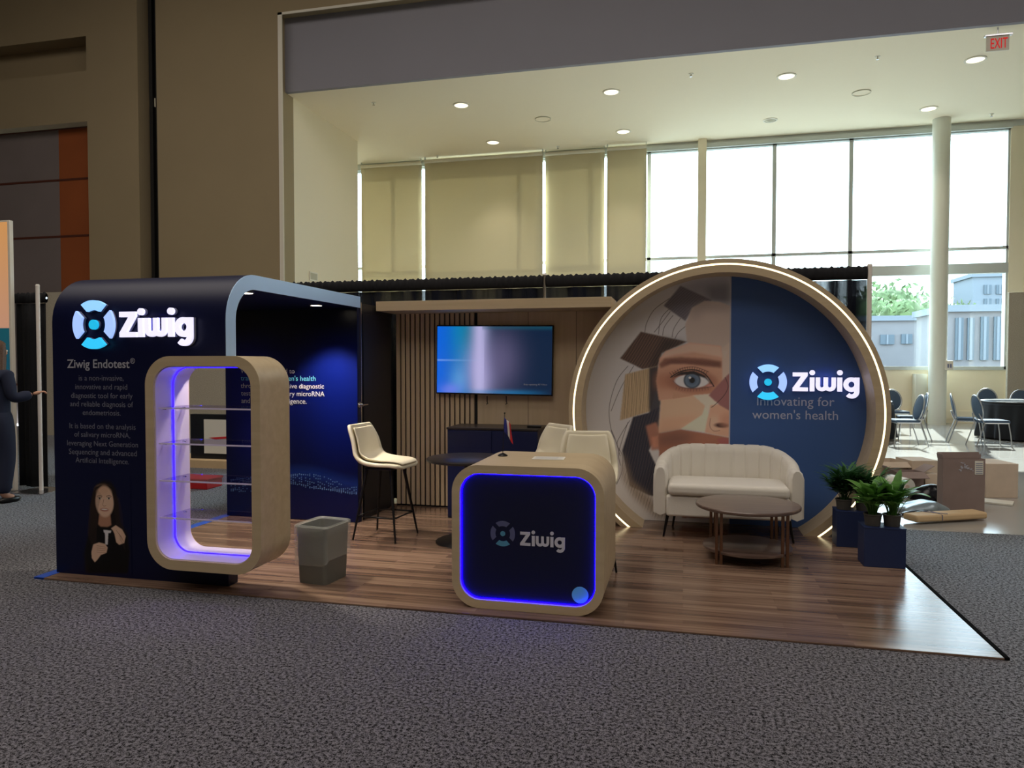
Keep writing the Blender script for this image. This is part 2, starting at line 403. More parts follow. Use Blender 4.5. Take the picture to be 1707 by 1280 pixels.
# ================================================================== materials
M_carpet = carpet_mat()
wood_mat('vinyl_planks', (92, 71, 60), (118, 94, 79), (146, 121, 103), rough=.22, plank=.075, scale=1.0, bump=.015, spec=.55, coat=.0, seam=.15)
wood_mat('birch', (190, 170, 136), (196, 176, 143), (202, 183, 150), rough=.45, plank=0, scale=.7, bump=.01)
wood_mat('birch_upright', (194, 172, 140), (201, 179, 147), (208, 187, 155), rough=.5, plank=0, scale=.7, axis='Z', bump=.01)
wood_mat('walnut', (76, 60, 54), (96, 78, 70), (114, 94, 84), rough=.28, plank=0, scale=.8, bump=.01, coat=.2)
wood_mat('grey_oak', (120, 108, 98), (140, 128, 116), (160, 148, 136), rough=.4, plank=0, scale=.8, bump=.01)
mat('hall_wall', (158, 142, 112), .9, noise=.04, nscale=.6)
mat('header_paint', (146, 145, 154), .85, noise=.03, nscale=.5)
mat('alcove_paint', (240, 229, 202), .85)
mat('ceiling_paint', (246, 234, 210), .9)
mat('dark_paint', (40, 37, 34), .8)
mat('black_track', (22, 21, 20), .6)
mat('grey_panel', (122, 112, 110), .8, noise=.05, nscale=1)
mat('orange_panel', (150, 78, 34), .8, noise=.08, nscale=1)
mat('red_rail', (84, 40, 26), .6)
mat('terrazzo', (164, 162, 158), .14, noise=.03, nscale=1, spec=.5)
mat('blind_fabric', (222, 213, 186), .9, trans=.14)
mat('blind_rail', (220, 214, 196), .6)
mat('window_metal', (196, 200, 196), .45, metal=.2)
mat('column_paint', (222, 222, 208), .6)
clear_mat('window_glass', (240, 248, 250), .05)
clear_mat('acrylic', (236, 232, 250), .14, .05)
mat('fabric_partition', (176, 168, 150), .95, noise=.15, nscale=60, bump=.3)
mat('navy', (8, 22, 66), .38, spec=.5)
mat('counter_navy', (5, 12, 50), .4)
mat('navy_dark', (5, 12, 52), .42, spec=.3)
mat('navy_matt', (26, 36, 66), .6)
mat('black_door', (16, 18, 26), .4)
mat('shell_edge_daylit', (180, 214, 255), .4)
mat('slat_black', (12, 12, 14), .8)
mat('steel', (200, 200, 205), .25, metal=1)
mat('chrome', (225, 225, 228), .14, metal=1)
mat('brushed_brown', (128, 100, 84), .3, metal=.9)
mat('white_laminate', (214, 204, 228), .4)
mat('led_blue', (10, 10, 255), emit=9, ecol=(24, 8, 255))
mat('acrylic_edge_glow', (226, 216, 244), .3)
mat('led_blue_strong', (10, 10, 255), emit=20, ecol=(6, 0, 255))
mat('led_warm', (255, 240, 190), emit=2.2, ecol=(255, 238, 190))
mat('lamp_disc', (255, 244, 214), emit=1.6, ecol=(255, 246, 220))
mat('lamp_off', (190, 184, 160), .5)
mat('spot_disc', (255, 255, 255), emit=12, ecol=(255, 240, 215))
mat('trim_white', (232, 226, 210), .5)
mat('letter_white', (225, 222, 255), emit=1.0, ecol=(226, 224, 255))
mat('letter_side', (120, 124, 150), .5)
mat('mark_top', (150, 205, 255), emit=.95, ecol=(140, 200, 255))
mat('mark_side', (160, 190, 255), emit=.9, ecol=(160, 192, 255))
mat('mark_bottom', (40, 190, 245), emit=.9, ecol=(50, 196, 245))
mat('mark_dot', (30, 180, 225), emit=.9, ecol=(30, 180, 225))
mat('print_white', (206, 206, 212), .5)
mat('print_grey', (180, 180, 190), .5)
mat('print_dim', (120, 122, 140), .5)
mat('print_teal', (110, 200, 235), .5)
mat('print_lilac', (186, 192, 216), .5)
mat('rubber', (12, 12, 14), .95, spec=.05)
mat('ivory_leather', (222, 214, 190), .5, bump=.12, bscale=250, spec=.4)
mat('cream_fabric', (222, 217, 206), .9, bump=.3, bscale=300, sheen=.3)
mat('black_metal', (18, 17, 18), .4, metal=.4)
mat('dark_top', (46, 40, 38), .35)
mat('black_plastic', (14, 14, 16), .3)
mat('bin_grey', (98, 98, 92), .6)
mat('paper', (225, 222, 210), .7)
mat('cardboard', (204, 186, 166), .9, noise=.06, nscale=6)
mat('cardboard_dark', (144, 126, 120), .9, noise=.06, nscale=6)
mat('kraft', (206, 178, 138), .8, noise=.05, nscale=8)
mat('leaf', (92, 146, 62), .4, noise=.35, nscale=12, trans=.25)
mat('leaf_dark', (60, 106, 60), .4, noise=.35, nscale=12, trans=.2)
mat('soil', (40, 30, 24), .95)
mat('pot_grey', (72, 70, 66), .6)
mat('planter_navy', (22, 40, 84), .55)
mat('chair_frame', (178, 180, 182), .3, metal=.8)
mat('chair_fabric', (66, 84, 104), .85, noise=.1, nscale=80)
mat('black_cloth', (20, 22, 28), .9)
mat('skin', (196, 148, 122), .55)
mat('hair_brown', (92, 66, 48), .6, noise=.35, nscale=90)
mat('suit_navy', (26, 34, 58), .85)
mat('suit_black', (12, 12, 15), .85)
mat('tape_blue', (36, 84, 190), .5)
mat('bag_black', (16, 17, 24), .25, bump=.6, bscale=18)
mat('bag_clear', (200, 204, 198), .2, alpha=.26, bump=.6, bscale=25)
mat('film', (150, 166, 174), .3, metal=.25, bump=.6, bscale=9)
mat('exit_red', (220, 20, 20), emit=.4, ecol=(235, 40, 40))
mat('exit_plate', (214, 206, 186), .3)
mat('brick_far', (112, 110, 112), .9, noise=.1, nscale=.5)
mat('glass_far', (92, 102, 110), .95, spec=.1)
mat('slate_far', (110, 118, 126), .8)
mat('tree_far', (96, 114, 74), .9, noise=.4, nscale=.9)
mat('trunk_far', (90, 74, 60), .9)
mat('ground_far', (110, 110, 106), .95)
mat('flag_blue', (36, 46, 130), .8); mat('flag_white', (225, 222, 220), .8); mat('flag_red', (200, 34, 40), .8)

def struct(mb, name, m): return tag(mb.build(name, m), kind='structure')
# ================================================================== the hall
struct(MB().box(-30, -14, -.1, 16, 7.26, 0).box(-30, 7.26, -.1, -4.7, 14.3, 0), 'floor', M_carpet)
struct(MB().box(-4.7, 7.26, -.1, 16, 20.6, -.001).box(-14, 14.3, -.1, -4.7, 20.6, -.001), 'floor_concourse', 'terrazzo')
struct(MB().box(-30, -14, 12, 16, 14.3, 12.3), 'ceiling', 'ceiling_paint' if 0 else 'dark_paint')
XJ = -8.62            # left jamb of the opening
ZT = at(478, 20, Y=14.3).z
slot = [at(143, 60, Y=14.3), at(143, 118, Y=14.3)]; po = at(146, 202, Y=14.3); g0 = at(232, 300, Y=14.3).x; g1 = at(263, 300, Y=14.3).x
xs = slot[0].x
w = MB()
w.box(-30, 14.3, slot[0].z, xs, 14.9, 12); w.box(-30, 14.3, po.z, xs, 14.9, slot[1].z); w.box(-30, 14.75, slot[1].z, xs, 14.9, slot[0].z)
w.box(xs, 14.3, 0, g0, 14.9, 12); w.box(g0, 14.75, 0, g1, 14.9, 12); w.box(g1, 14.3, 0, XJ, 14.9, 12); w.box(XJ, 14.3, ZT, 16, 14.56, 12)
struct(w, 'wall_back', 'hall_wall')
struct(MB().box(XJ+.0, 14.56, 7.5, 16, 14.66, 12), 'wall_header', 'header_paint')
struct(MB().box(XJ, 14.28, 0, XJ+.10, 14.30, ZT).box(XJ, 14.28, ZT-.05, 16, 14.30, ZT), 'trim_1', 'trim_white')
struct(MB().box(g0+.05, 14.6, 0, g0+.14, 14.75, 12).box(g0+.30, 14.5, 0, g0+.5, 14.75, 12).box(g0+.18, 14.66, 0, g0+.2, 14.75, 12), 'trim_2', 'black_track')
p = MB(); z0 = 0
zr = [po.z, at(100, 300, Y=14.6).z, at(100, 394, Y=14.6).z, at(100, 490, Y=14.6).z, 1.0, 0]
xo = at(99, 300, Y=14.6).x
pg = MB(); pr_ = MB(); prd = MB()
for a, b in zip(zr[:-1], zr[1:]):
    pg.box(-30, 14.6, b+.02, xo, 14.7, a-.02); pr_.box(xo, 14.6, b+.02, xs+.05, 14.7, a-.02); prd.box(-30, 14.59, a-.03, xs+.05, 14.71, a+.02)
part_w = struct(pg, 'wall_folding_partition', 'grey_panel'); o = pr_.build('panel', 'orange_panel'); o.parent = part_w; o = prd.build('rail', 'red_rail'); o.parent = part_w
struct(MB().box(-30.3, -14, 0, -30, 14.9, 12), 'wall_left', 'hall_wall'); struct(MB().box(16, -14, 0, 16.3, 20.6, 12), 'wall_right', 'hall_wall')
struct(MB().box(-30, -14.3, 0, 16, -14, 12), 'wall_rear', 'hall_wall')
# alcove
struct(MB().box(XJ-.3, 14.9, 0, XJ, 18.2, 7.5), 'wall_alcove_left', 'alcove_paint')
struct(MB().box(-14.3, 14.9, 0, -14, 20.6, 7.5).box(-14, 14.9, 0, XJ-.3, 15, 7.5), 'wall_alcove_far_left', 'alcove_paint')
struct(MB().box(-14, 14.66, 7.5, 16, 20.9, 7.7), 'ceiling_alcove', 'ceiling_paint')
YW = 20.4
def xw(px, y=330): return at(px, y, Y=YW).x
ZS, ZA, ZB, ZR = 1.37, 3.77, 4.02, 4.40
xR = xw(1682)
w = MB().box(-14, YW, 0, xR, YW+.3, ZS).box(xR, YW-.05, 0, 16, YW+.3, 7.5).box(-14, YW, ZS, -10.4, YW+.3, 7.5)
struct(w, 'wall_window_side', 'alcove_paint')
struct(MB().box(-14, YW-.1, 7.36, xR+.3, YW+.3, 7.5).box(-14, YW-.16, 7.30, xR, YW-.1, 7.42), 'trim_3', 'window_metal')
struct(MB().box(-9.9, YW-.03, .12, xR, YW, .32), 'baseboard_back', 'alcove_paint')
edges = [-10.4, -8.35, -4.5, -2.5, xw(1082), xw(1170), xw(1290.5), xw(1418), xw(1560), xR]
for i, (a, b) in enumerate(zip(edges[:-1], edges[1:])):
    f = MB(); t = .05
    for u in (a, b-t): f.box(u, YW-.03, ZS, u+t, YW+.12, 7.36)
    f.box(a, YW-.03, ZS-.02, b, YW+.12, ZS+.07); f.box(a, YW-.03, ZR-.04, b, YW+.10, ZR+.03); f.box(a, YW-.05, ZA, b, YW+.14, ZB); f.box(a, YW-.03, 7.28, b, YW+.12, 7.36)
    o = struct(f, 'window_%d' % (i+1), 'window_metal')
    g = MB().box(a+t, YW+.04, ZS+.07, b-t, YW+.05, 7.28).build('glass', 'window_glass'); g.parent = o
struct(MB().box(xw(1163), YW-.32, 0, xw(1177), YW-.05, 7.5), 'column_1', 'alcove_paint')
cc = at(1562, 600, Y=YW-.5)
struct(MB().cyl((cc.x, YW-.55, 0), (cc.x, YW-.55, 7.5), .20, n=32).box(cc.x-.42, YW-.3, 0, cc.x-.16, YW-.02, 1.25), 'column_2', 'column_paint')
# fabric partition and wall at the right edge of the picture
a = at(1680, 600, Y=19.2)
tag(MB().box(a.x, 19.2, .0, a.x+3.2, 19.3, at(1690, 487, Y=19.2).z, .01).build('partition_screen', 'fabric_partition'), 'tall woven grey-beige partition screen at the right edge of the window wall', 'screen')
a = at(1575, 605, Y=YW-.8)
t = wthing('control_box', (a.x, YW-.4, a.z-.1), 'small white control box with two switches on the window column', 'switch box')
c1 = at(1574, 601, Y=YW-.78); c2 = at(1591, 617, Y=YW-.78)
MB().box(c1.x, YW-.72, c2.z, c2.x, YW-.5, c1.z, .02).build('housing', 'trim_white', t)
for k in (.4, .65): x = c1.x+(c2.x-c1.x)*k; MB().box(x, YW-.745, c2.z+.06, x+.03, YW-.72, c1.z-.08, .004).build('switch', 'letter_side', t)
a = at(515.5, 452, X=XJ+.01); b = at(528.5, 470, X=XJ+.01)
t = wthing('access_panel', (XJ, a.y, b.z), 'small grey metal access panel on the alcove side wall just above the drape', 'wall panel')
MB().box(XJ, a.y, b.z, XJ+.03, b.y, a.z, .004).build('frame', 'trim_white', t); MB().box(XJ+.028, a.y+.03, b.z+.03, XJ+.034, b.y-.03, a.z-.03).build('door', 'lamp_off', t)
# roller blinds
BL = [(602, 703, 287, 'palest, by the side wall'), (708, 905, 277, 'widest of the four'), (909, 1008, 266, 'between the widest one and the last'), (1012, 1078, 258, 'narrowest, next to the uncovered windows')]
for i, (p0, p1, py, d) in enumerate(BL):
    yb = YW-.25-.09*(i % 2 == 1)
    x0 = at(p0, py, Y=yb).x; x1 = at(p1, py, Y=yb).x
    t = wthing('roller_blind', (x0, yb, 7.2), 'tall beige roller blind drawn right down, '+d, 'blind', 'roller blinds over the left windows')
    def fn(u, v, x0=x0, x1=x1, yb=yb, i=i): return (x0+(x1-x0)*u, yb+.012*math.sin(u*9+i), .25+7.08*v)
    solid(MB().grid(fn, 14, 4).build('blind', 'blind_fabric', t, fix=False), .003)
    MB().cyl((x0, yb, 7.38), (x1, yb, 7.38), .05).build('roller', 'blind_rail', t)
    for xb in (x0, x1-.02): MB().box(xb, yb-.03, 7.36, xb+.02, yb+.03, 7.5).build('bracket', 'window_metal', t)
    MB().box(x0, yb-.015, .2, x1, yb+.015, .26, .005).build('bottom_bar', 'blind_rail', t)
# ceiling fittings
def disc_light(px, py, on, label, r=.16):
    c = at(px, py, Z=7.5); t = thing('ceiling_downlight', (c.x, c.y, 7.5), label, 'ceiling light', 'round downlights in the alcove ceiling')
    MB().lathe([(r*1.22, 0), (r*1.22, -.015), (r, -.02), (r*.95, .0)], n=32).build('trim_ring', 'trim_white', t)
    if on: MB().cyl((0, 0, -.012), (0, 0, -.004), r*.96, n=28).build('lens', 'lamp_disc', t)
    else: MB().lathe([(r*.95, -.004), (r*.6, -.03), (r*.3, -.05), (0, -.05)], n=24).build('lens', 'lamp_off', t)
    return c
for px, py, d in ((769, 175, 'lit round downlight nearest the left side wall, front row'), (1019, 153, 'lit round downlight, second from the left in the front row'), (1311, 127, 'lit round downlight, third from the left in the front row'), (1626, 99, 'lit round downlight just under the exit sign'),
                  (822, 237, 'lit round downlight above the widest blind'), (1039, 219, 'lit round downlight above the narrow blinds'), (1548, 181, 'lit round downlight above the window column')):
    c = disc_light(px, py, 1, d)
    l = bpy.data.lights.new('downlight_beam', 'SPOT'); l.energy = 130; l.spot_size = R(76); l.spot_blend = 1; l.shadow_soft_size = .12; l.color = (1, .9, .72)
    o = bpy.data.objects.new('downlight_beam', l); COL.objects.link(o); o.location = (c.x, c.y, 7.44)
disc_light(1284, 200, 0, 'unlit round downlight with dark reflector near the windows', .14)
for px, py, d in ((905, 198, 'flat round ceiling speaker near the middle of the alcove ceiling'), (1436, 154, 'flat round ceiling speaker between two downlights on the right')):
    c = at(px, py, Z=7.5); t = thing('ceiling_speaker', (c.x, c.y, 7.5), d, 'speaker', 'ceiling speakers')
    MB().lathe([(.19, 0), (.19, -.012), (.165, -.02), (.16, -.01), (0, -.012)], n=32).build('grille', 'ceiling_paint', t)
    MB().lathe([(.195, 0), (.195, -.02), (.185, -.02), (.185, 0)], n=32).build('rim', 'lamp_off', t)
for px, py, d in ((623, 171, 'sprinkler head left of the front downlights'), (930, 244, 'sprinkler head in front of the widest blind'), (1152, 123, 'sprinkler head between two front downlights'), (1463, 94, 'sprinkler head close to the exit sign'), (729, 259, 'sprinkler head near the left blinds'), (1653, 190, 'sprinkler head at the right above the windows')):
    c = at(px, py, Z=7.5); t = thing('sprinkler', (c.x, c.y, 7.5), 'tiny white '+d, 'sprinkler', 'ceiling sprinklers')
    MB().lathe([(.05, 0), (.05, -.008), (.018, -.014), (.015, -.05), (0, -.05)], n=16).build('body', 'trim_white', t)
    MB().cyl((0, 0, -.062), (0, 0, -.055), .028, n=16).build('deflector', 'steel', t)
# exit sign hung under the header edge
a = at(1644, 62, Y=14.7); b = at(1682, 83, Y=14.7)
t = wthing('exit_sign', (a.x, 14.7, b.z), 'hanging EXIT sign with red letters under the alcove ceiling', 'exit sign')
MB().box(a.x, 14.69, b.z, b.x, 14.72, a.z, .004).build('plate', 'exit_plate', t)
MB().box(a.x-.03, 14.67, a.z, b.x+.05, 14.74, a.z+.035, .005).cyl(((a.x+b.x)/2, 14.7, a.z), ((a.x+b.x)/2, 14.7, 7.5), .012, n=8).build('bracket', 'steel', t)
e = MB(); text_line(e, 'EXIT', a.x+.07, b.x-.03, b.z+.04, 14.684, h=None, bold=.0)
zz = [v[2] for v in e.v]; k = (a.z-b.z-.08)/(max(zz)-min(zz)); e.v = [(v[0], v[1], b.z+.04+(v[2]-min(zz))*k) for v in e.v]
solid(e.build('lettering', 'exit_red', t), .004)

# ================================================================== outdoors
struct(MB().box(-80, 20.9, -.5, 120, 200, -.3), 'ground_outside', 'ground_far')
def far_block(name, p0, p1, ytop, Y, m, label, cat='building', wins=None, dep=5):
    a = at(p0, ytop, Y=Y); b = at(p1, ytop, Y=Y); t = wthing(name, (a.x, Y, -.3), label, cat)
    MB().box(a.x, Y, -.3, b.x, Y+dep, a.z).build('wall', m, t)
    MB().box(a.x-.2, Y-.2, a.z, b.x+.2, Y+dep+.2, a.z+.35).build('parapet', 'slate_far', t)
    for (u0, u1, v0, v1) in (wins or []):
        c = at(u0, v0, Y=Y); d = at(u1, v1, Y=Y)
        w_ = MB().box(c.x, Y-.12, d.z, d.x, Y+.1, c.z).build('window', 'glass_far', t)
        sub(MB().box((c.x+d.x)/2-.06, Y-.16, d.z, (c.x+d.x)/2+.06, Y-.1, c.z), 'mullion', 'slate_far', w_)
    return t
far_block('brick_building', 1380, 1560, 536, 55, 'brick_far', 'low brick building with two bright windows seen through the lower window', wins=[(1467, 1490, 558, 574), (1502, 1520, 557, 573)])
far_block('grey_building', 1578, 1720, 520, 42, 'brick_far', 'pale grey building seen behind the lower right window', wins=[(1592, 1604, 530, 600), (1612, 1622, 530, 600), (1634, 1646, 528, 600), (1656, 1668, 528, 600)])
far_block('tall_building', 1622, 1800, 462, 75, 'slate_far', 'taller blue-grey block rising behind the pale grey building', wins=[(1640, 1652, 475, 490), (1660, 1672, 475, 490), (1640, 1652, 498, 510), (1660, 1672, 498, 510)])
a = at(1529, 487, Y=95); b = at(1518, 522, Y=95); t = wthing('church_spire', (a.x, 95, 0), 'pointed slate church spire rising above the treetops', 'spire')
MB().box(b.x-.0, 95-.9, -.3, 2*a.x-b.x, 96, b.z).build('tower', 'slate_far', t)
MB().cyl((a.x, 95, b.z), (a.x, 95, a.z), (a.x-b.x)*1.3, .05, n=8, smooth=False).build('spire', 'slate_far', t)
def far_tree(px, py, Y, r, label):
    c = at(px, py, Y=Y); t = wthing('tree', (c.x, Y, -.3), label, 'tree', 'trees outside the windows')
    MB().tube([(c.x, Y, -.3), (c.x+.2, Y, c.z*.5), (c.x, Y, c.z-r)], [.35, .28, .2]).build('trunk', 'trunk_far', t)
    cr_ = MB(); rr = random.Random(int(px))
    for k in range(420):
        d = Vector((rr.gauss(0, 1), rr.gauss(0, 1), rr.gauss(0, 1))).normalized()*r*rr.uniform(.55, 1.0)
        q = Vector((c.x, Y, c.z-r*.6))+Vector((d.x*1.25, d.y, d.z)); s_ = r*.13
        u = Vector((rr.gauss(0, 1), rr.gauss(0, 1), rr.gauss(0, 1))).normalized(); v = u.orthogonal().normalized()
        cr_.add([q-u*s_, q+v*s_*.6, q+u*s_, q-v*s_*.6], [(0, 1, 2, 3)])
    cr_.sphere((c.x, Y, c.z-r*.6), r*.72, 3, (1.2, 1, 1)); cr_.build('crown', 'tree_far', t, fix=False)
for q in ((1452, 500, 72, 2.6, 'yellow-green tree crown left of the others above the brick building'), (1482, 487, 82, 3.4, 'tallest light green tree crown above the brick building'), (1506, 503, 64, 2.0, 'light green tree crown just left of the spire'), (1549, 512, 76, 2.0, 'light green tree crown behind the window column'), (1594, 512, 66, 2.0, 'low green tree crown beside the pale grey building')):
    far_tree(*q)
# ================================================================== the booth
BX0, BX1, BY0, BY1 = at(58, 965, Z=0).x, at(1675, 1101, Z=0).x, at(1675, 1101, Z=0).y, 7.25
YF = 4.35
struct(MB().box(BX0, BY0, 0, BX1, BY1, .012, .003), 'floor_booth', 'vinyl_planks')
struct(MB().box(BX0-.01, BY0-.0, .0, BX0+.075, BY1, .0145), 'trim_4', 'tape_blue')

struct(MB().box(BX1, BY0, 0, BX1+.025, BY1, .016, .004), 'trim_5', 'rubber')
# ---- left arch: front panel curving into a roof, with the inner back panel
XA, XB = -4.41, -3.0
Y0, T, ZRF = 4.29, .105, 2.155
t = wthing('arch_display', (XA, Y0, .012), 'tall navy display arch with glowing sign, printed text and a portrait', 'exhibition display')
ra = .34
def prof(off, yend):
    r = ra-off; P = [(Y0+off, .012)]
    for i in range(13): a_ = R(180-90*i/12); P.append((Y0+ra+r*math.cos(a_), ZRF-ra+r*math.sin(a_)))
    P.append((yend, ZRF-off)); return P
po_, pi_ = prof(0, 6.36), prof(T, 6.36)
HX0, HZ0, HZ1 = -3.42, .19, 1.55      # notch in the front panel that takes the shelf unit
sh = MB()
def strip(A, B, x0, x1):
    n = len(A); vs = []
    for x in (x0, x1):
        for L in (A, B): vs += [(x, y, z) for y, z in L]
    f = []
    for i in range(n-1):
        f += [(i, i+1, n+i+1, n+i), (2*n+i+1, 2*n+i, 3*n+i, 3*n+i+1), (i+1, i, 2*n+i, 2*n+i+1), (n+i, n+i+1, 3*n+i+1, 3*n+i)]
    f += [(0, n, 3*n, 2*n), (n-1, 3*n-1, 4*n-1, 2*n-1)]
    sh.add(vs, f, True)
strip([(Y0, HZ1)]+po_[1:], [(Y0+T, HZ1)]+pi_[1:], XA, XB)
sh.box(XA, Y0, .012, HX0, Y0+T, HZ1); sh.box(HX0, Y0, .012, XB+.0, Y0+T, HZ0)
sh.build('shell', 'navy_dark', t)
# open right end of the shell, window daylight put into its pale blue
eb = MB(); n = len(po_); e0 = [(Y0, HZ1)]+po_[1:]; e1 = [(Y0+T, HZ1)]+pi_[1:]
vs = [(x, y, z) for x in (XB, XB+.006) for L in (e0, e1) for y, z in L]; f = []
for i in range(n-1): f += [(i, n+i, n+i+1, i+1), (2*n+i, 2*n+i+1, 3*n+i+1, 3*n+i), (i, i+1, 2*n+i+1, 2*n+i), (n+i+1, n+i, 3*n+i, 3*n+i+1)]
eb.add(vs, f); eb.build('daylit_edge', 'shell_edge_daylit', t)
MB().box(XA, 6.30, .012, XB, 6.36, ZRF-T).build('back_panel', 'navy_dark', t)
# printed back panel picture
A = Art(XA, .02, XB, ZRF-T-.01, 300, 430)
A.C[:] = A.c((4, 8, 34))
g = np.exp(-((A.X+3.2)**2/.18+(A.Z-1.2)**2/.55)); A.blend(np.clip(g, 0, 1)*.75, (8, 26, 120))
g = np.exp(-((A.X+4.1)**2/.10+(A.Z-1.3)**2/.5)); A.blend(np.clip(g, 0, 1)*.8, (10, 20, 130))
A.blend(np.clip((A.Z-1.55)/.35, 0, 1)*.92, (2, 3, 12)); A.blend(np.clip((.7-A.Z)/.5, 0, 1)*.5, (6, 18, 80))
m = np.clip(1-np.abs(A.Z-(.42+.05*np.sin((A.X+3.9)*5)))/.10, 0, 1)*np.clip((A.X+4.05)/.3, 0, 1); A.blend(m*.45, (24, 60, 150))
for k in range(7):
    for x in np.arange(XA+.05, XB, .022):
        z = rng.normal(0, .004)+.36+.10*math.sin((x+3.9+k*.03)*4.2+k*.25)*(1-.1*k)+.02*k
        A.ell(x, z-.02*k, .0045, .0045, (120, 160, 220), .75, .5) if rng.random() < .75 else 0
A.build('printed_picture', attr_mat('print_backpanel', .3), 6.297, t)
def back_text(py, px0, px1, body, m):
    mb = MB(); p0 = at(px0, py, Y=6.293); p1 = at(px1, py, Y=6.293); text_line(mb, body, p0.x, p1.x, p0.z, 6.293); return mb.build('lettering', m, t)
back_text(622, 401, 491, 'We are committed to', 'print_white')
back_text(634, 401.5, 526, "transforming women's health", 'print_teal')
back_text(646.5, 401.5, 540, 'through a non-invasive diagnostic', 'print_white')
back_text(659, 402, 541, 'test based on salivary microRNA', 'print_white')
back_text(671.5, 402.5, 511, 'and Artificial Intelligence.', 'print_white')
# roof spots
for (px, py) in ((410, 487), (527, 508)):
    c = at(px, py, Z=ZRF-T); o = MB().cyl((c.x, c.y, ZRF-T-.006), (c.x, c.y, ZRF-T+.01), .05, n=24).build('downlight', 'spot_disc', t)
    sub(MB().lathe([(.062, ZRF-T), (.062, ZRF-T-.008), (.05, ZRF-T-.009), (.05, ZRF-T)], c=(c.x, c.y, 0), n=24), 'trim_ring', 'steel', o)
    l = bpy.data.lights.new('arch_spot', 'SPOT'); l.energy = 120; l.spot_size = R(95); l.spot_blend = .5; l.shadow_soft_size = .05; l.color = (1, .88, .72)
    lo = bpy.data.objects.new('arch_spot', l); COL.objects.link(lo); lo.location = (c.x, c.y, ZRF-T-.03)
# glowing sign
YS = Y0-.045
m4 = [MB(), MB(), MB(), MB()]; c = at(154.5, 541, Y=YS); rr = abs(at(187, 541, Y=YS).x-at(122, 541, Y=YS).x)/2*1.05
mark(m4, c.x, c.z, rr, YS, YS+.022)
lg = None
for mb_, nm, mm in zip(m4, ('top', 'sides', 'bottom', 'dot'), ('mark_top', 'mark_side', 'mark_bottom', 'mark_dot')):
    o = mb_.build('sign_emblem', mm, t) if nm == 'top' else sub(mb_, 'emblem_segment', mm, lg)
    lg = lg or o
mb = MB(); a = at(199, 562, Y=YS); b = at(320, 568, Y=YS); ziwig(mb, a.x, b.x, a.z, YS, YS+.022); sl = mb.build('sign_letters', 'letter_white', t)
mb = MB(); ziwig(mb, a.x+.004, b.x+.004, a.z, YS+.023, Y0-.004); sub(mb, 'letter_return', 'letter_side', sl)
m4 = [MB()]*4; mb = m4[0]; mark(m4, c.x, c.z, rr*.97, YS+.023, Y0-.004); sub(mb, 'emblem_return', 'letter_side', lg)
def front_text(py, px0, px1, body, m='print_dim', bold=0):
    mb = MB(); p0 = at(px0, py, Y=Y0-.003); p1 = at(px1, py, Y=Y0-.003); text_line(mb, body, p0.x, p1.x, p0.z, Y0-.003, bold=bold); return mb.build('lettering', m, t)
front_text(613, 112, 216, 'Ziwig Endotest', 'print_grey', .012); front_text(606, 217, 225, '®', 'print_grey')
for py, a, b, s_ in ((634, 131.5, 206, 'is a non-invasive,'), (648.5, 125.5, 212, 'innovative and rapid'), (663, 118.5, 221, 'diagnostic tool for early'), (677, 117, 222, 'and reliable diagnosis of'), (691.5, 138, 201, 'endometriosis.'),
                    (713.5, 116, 226, 'It is based on the analysis'), (727.5, 124, 217, 'of salivary microRNA,'), (742, 112, 230, 'leveraging Next Generation'), (756.5, 115, 228, 'Sequencing and advanced'), (770.5, 126, 215, 'Artificial Intelligence.')):
    front_text(py, a, b, s_)
# portrait
yp = Y0-.002
def c2(x, y): q = at(x/4, 700+y/4, Y=yp); return (q.x, q.z)
p0 = c2(540, 1020); p1 = c2(870, 390)
A = Art(p0[0], p0[1], p1[0], p1[1], 230, 420); A.C[:] = np.array(MATS['navy_dark'].node_tree.nodes['Principled BSDF'].inputs['Base Color'].default_value[:3])
def PL(*q): return [c2(x, y) for x, y in q]
def EL(x, y, rx, ry, col, a=1, soft=.2, rot=0): c = c2(x, y); e = c2(x+rx, y); g = c2(x, y-ry); A.ell(c[0], c[1], abs(e[0]-c[0]), abs(g[1]-c[1]), col, a, soft, rot)
HR, SK = (24, 17, 15), (226, 190, 166)
A.poly(PL((690, 402), (740, 412), (775, 470), (785, 560), (800, 680), (850, 760), (865, 880), (850, 1018), (570, 1018), (560, 900), (590, 760), (600, 620), (615, 500), (640, 430)), HR, 1, .01)
A.poly(PL((600, 740), (650, 710), (700, 715), (760, 712), (830, 760), (862, 880), (850, 1018), (590, 1018), (570, 860)), (10, 9, 11), 1, .008)
A.poly(PL((662, 630), (735, 630), (742, 700), (720, 712), (670, 710), (655, 695)), (180, 132, 108), 1, .004)
EL(697, 545, 61, 102, SK, 1, .08); EL(690, 470, 46, 34, (214, 172, 142), .7, .5)
A.poly(PL((690, 425), (640, 470), (628, 560), (640, 640), (612, 700), (600, 560), (630, 450)), HR, 1, .004); A.poly(PL((700, 422), (748, 470), (762, 560), (756, 650), (800, 700), (790, 560), (760, 450)), HR, 1, .004)
for x in (664, 726): EL(x, 523, 12, 5, (236, 228, 220), 1, .3); EL(x, 523, 6, 6, (30, 20, 18), 1, .3); A.line(PL((x-17, 509), (x, 504), (x+16, 509)), .0016, (50, 32, 26)); A.line(PL((x-14, 519), (x, 515), (x+14, 519)), .001, (30, 20, 18))
A.line(PL((692, 530), (686, 565), (694, 574), (706, 570)), .0012, (150, 100, 82)); EL(696, 598, 27, 11, (176, 100, 90), 1, .3); EL(696, 596, 20, 5, (238, 230, 222), 1, .3)
for k in range(14): x = 600+k*4; A.line(PL((x+30, 440+k*5), (x, 600), (x-16, 760+k*12)), .0008, (70, 50, 42), .6)
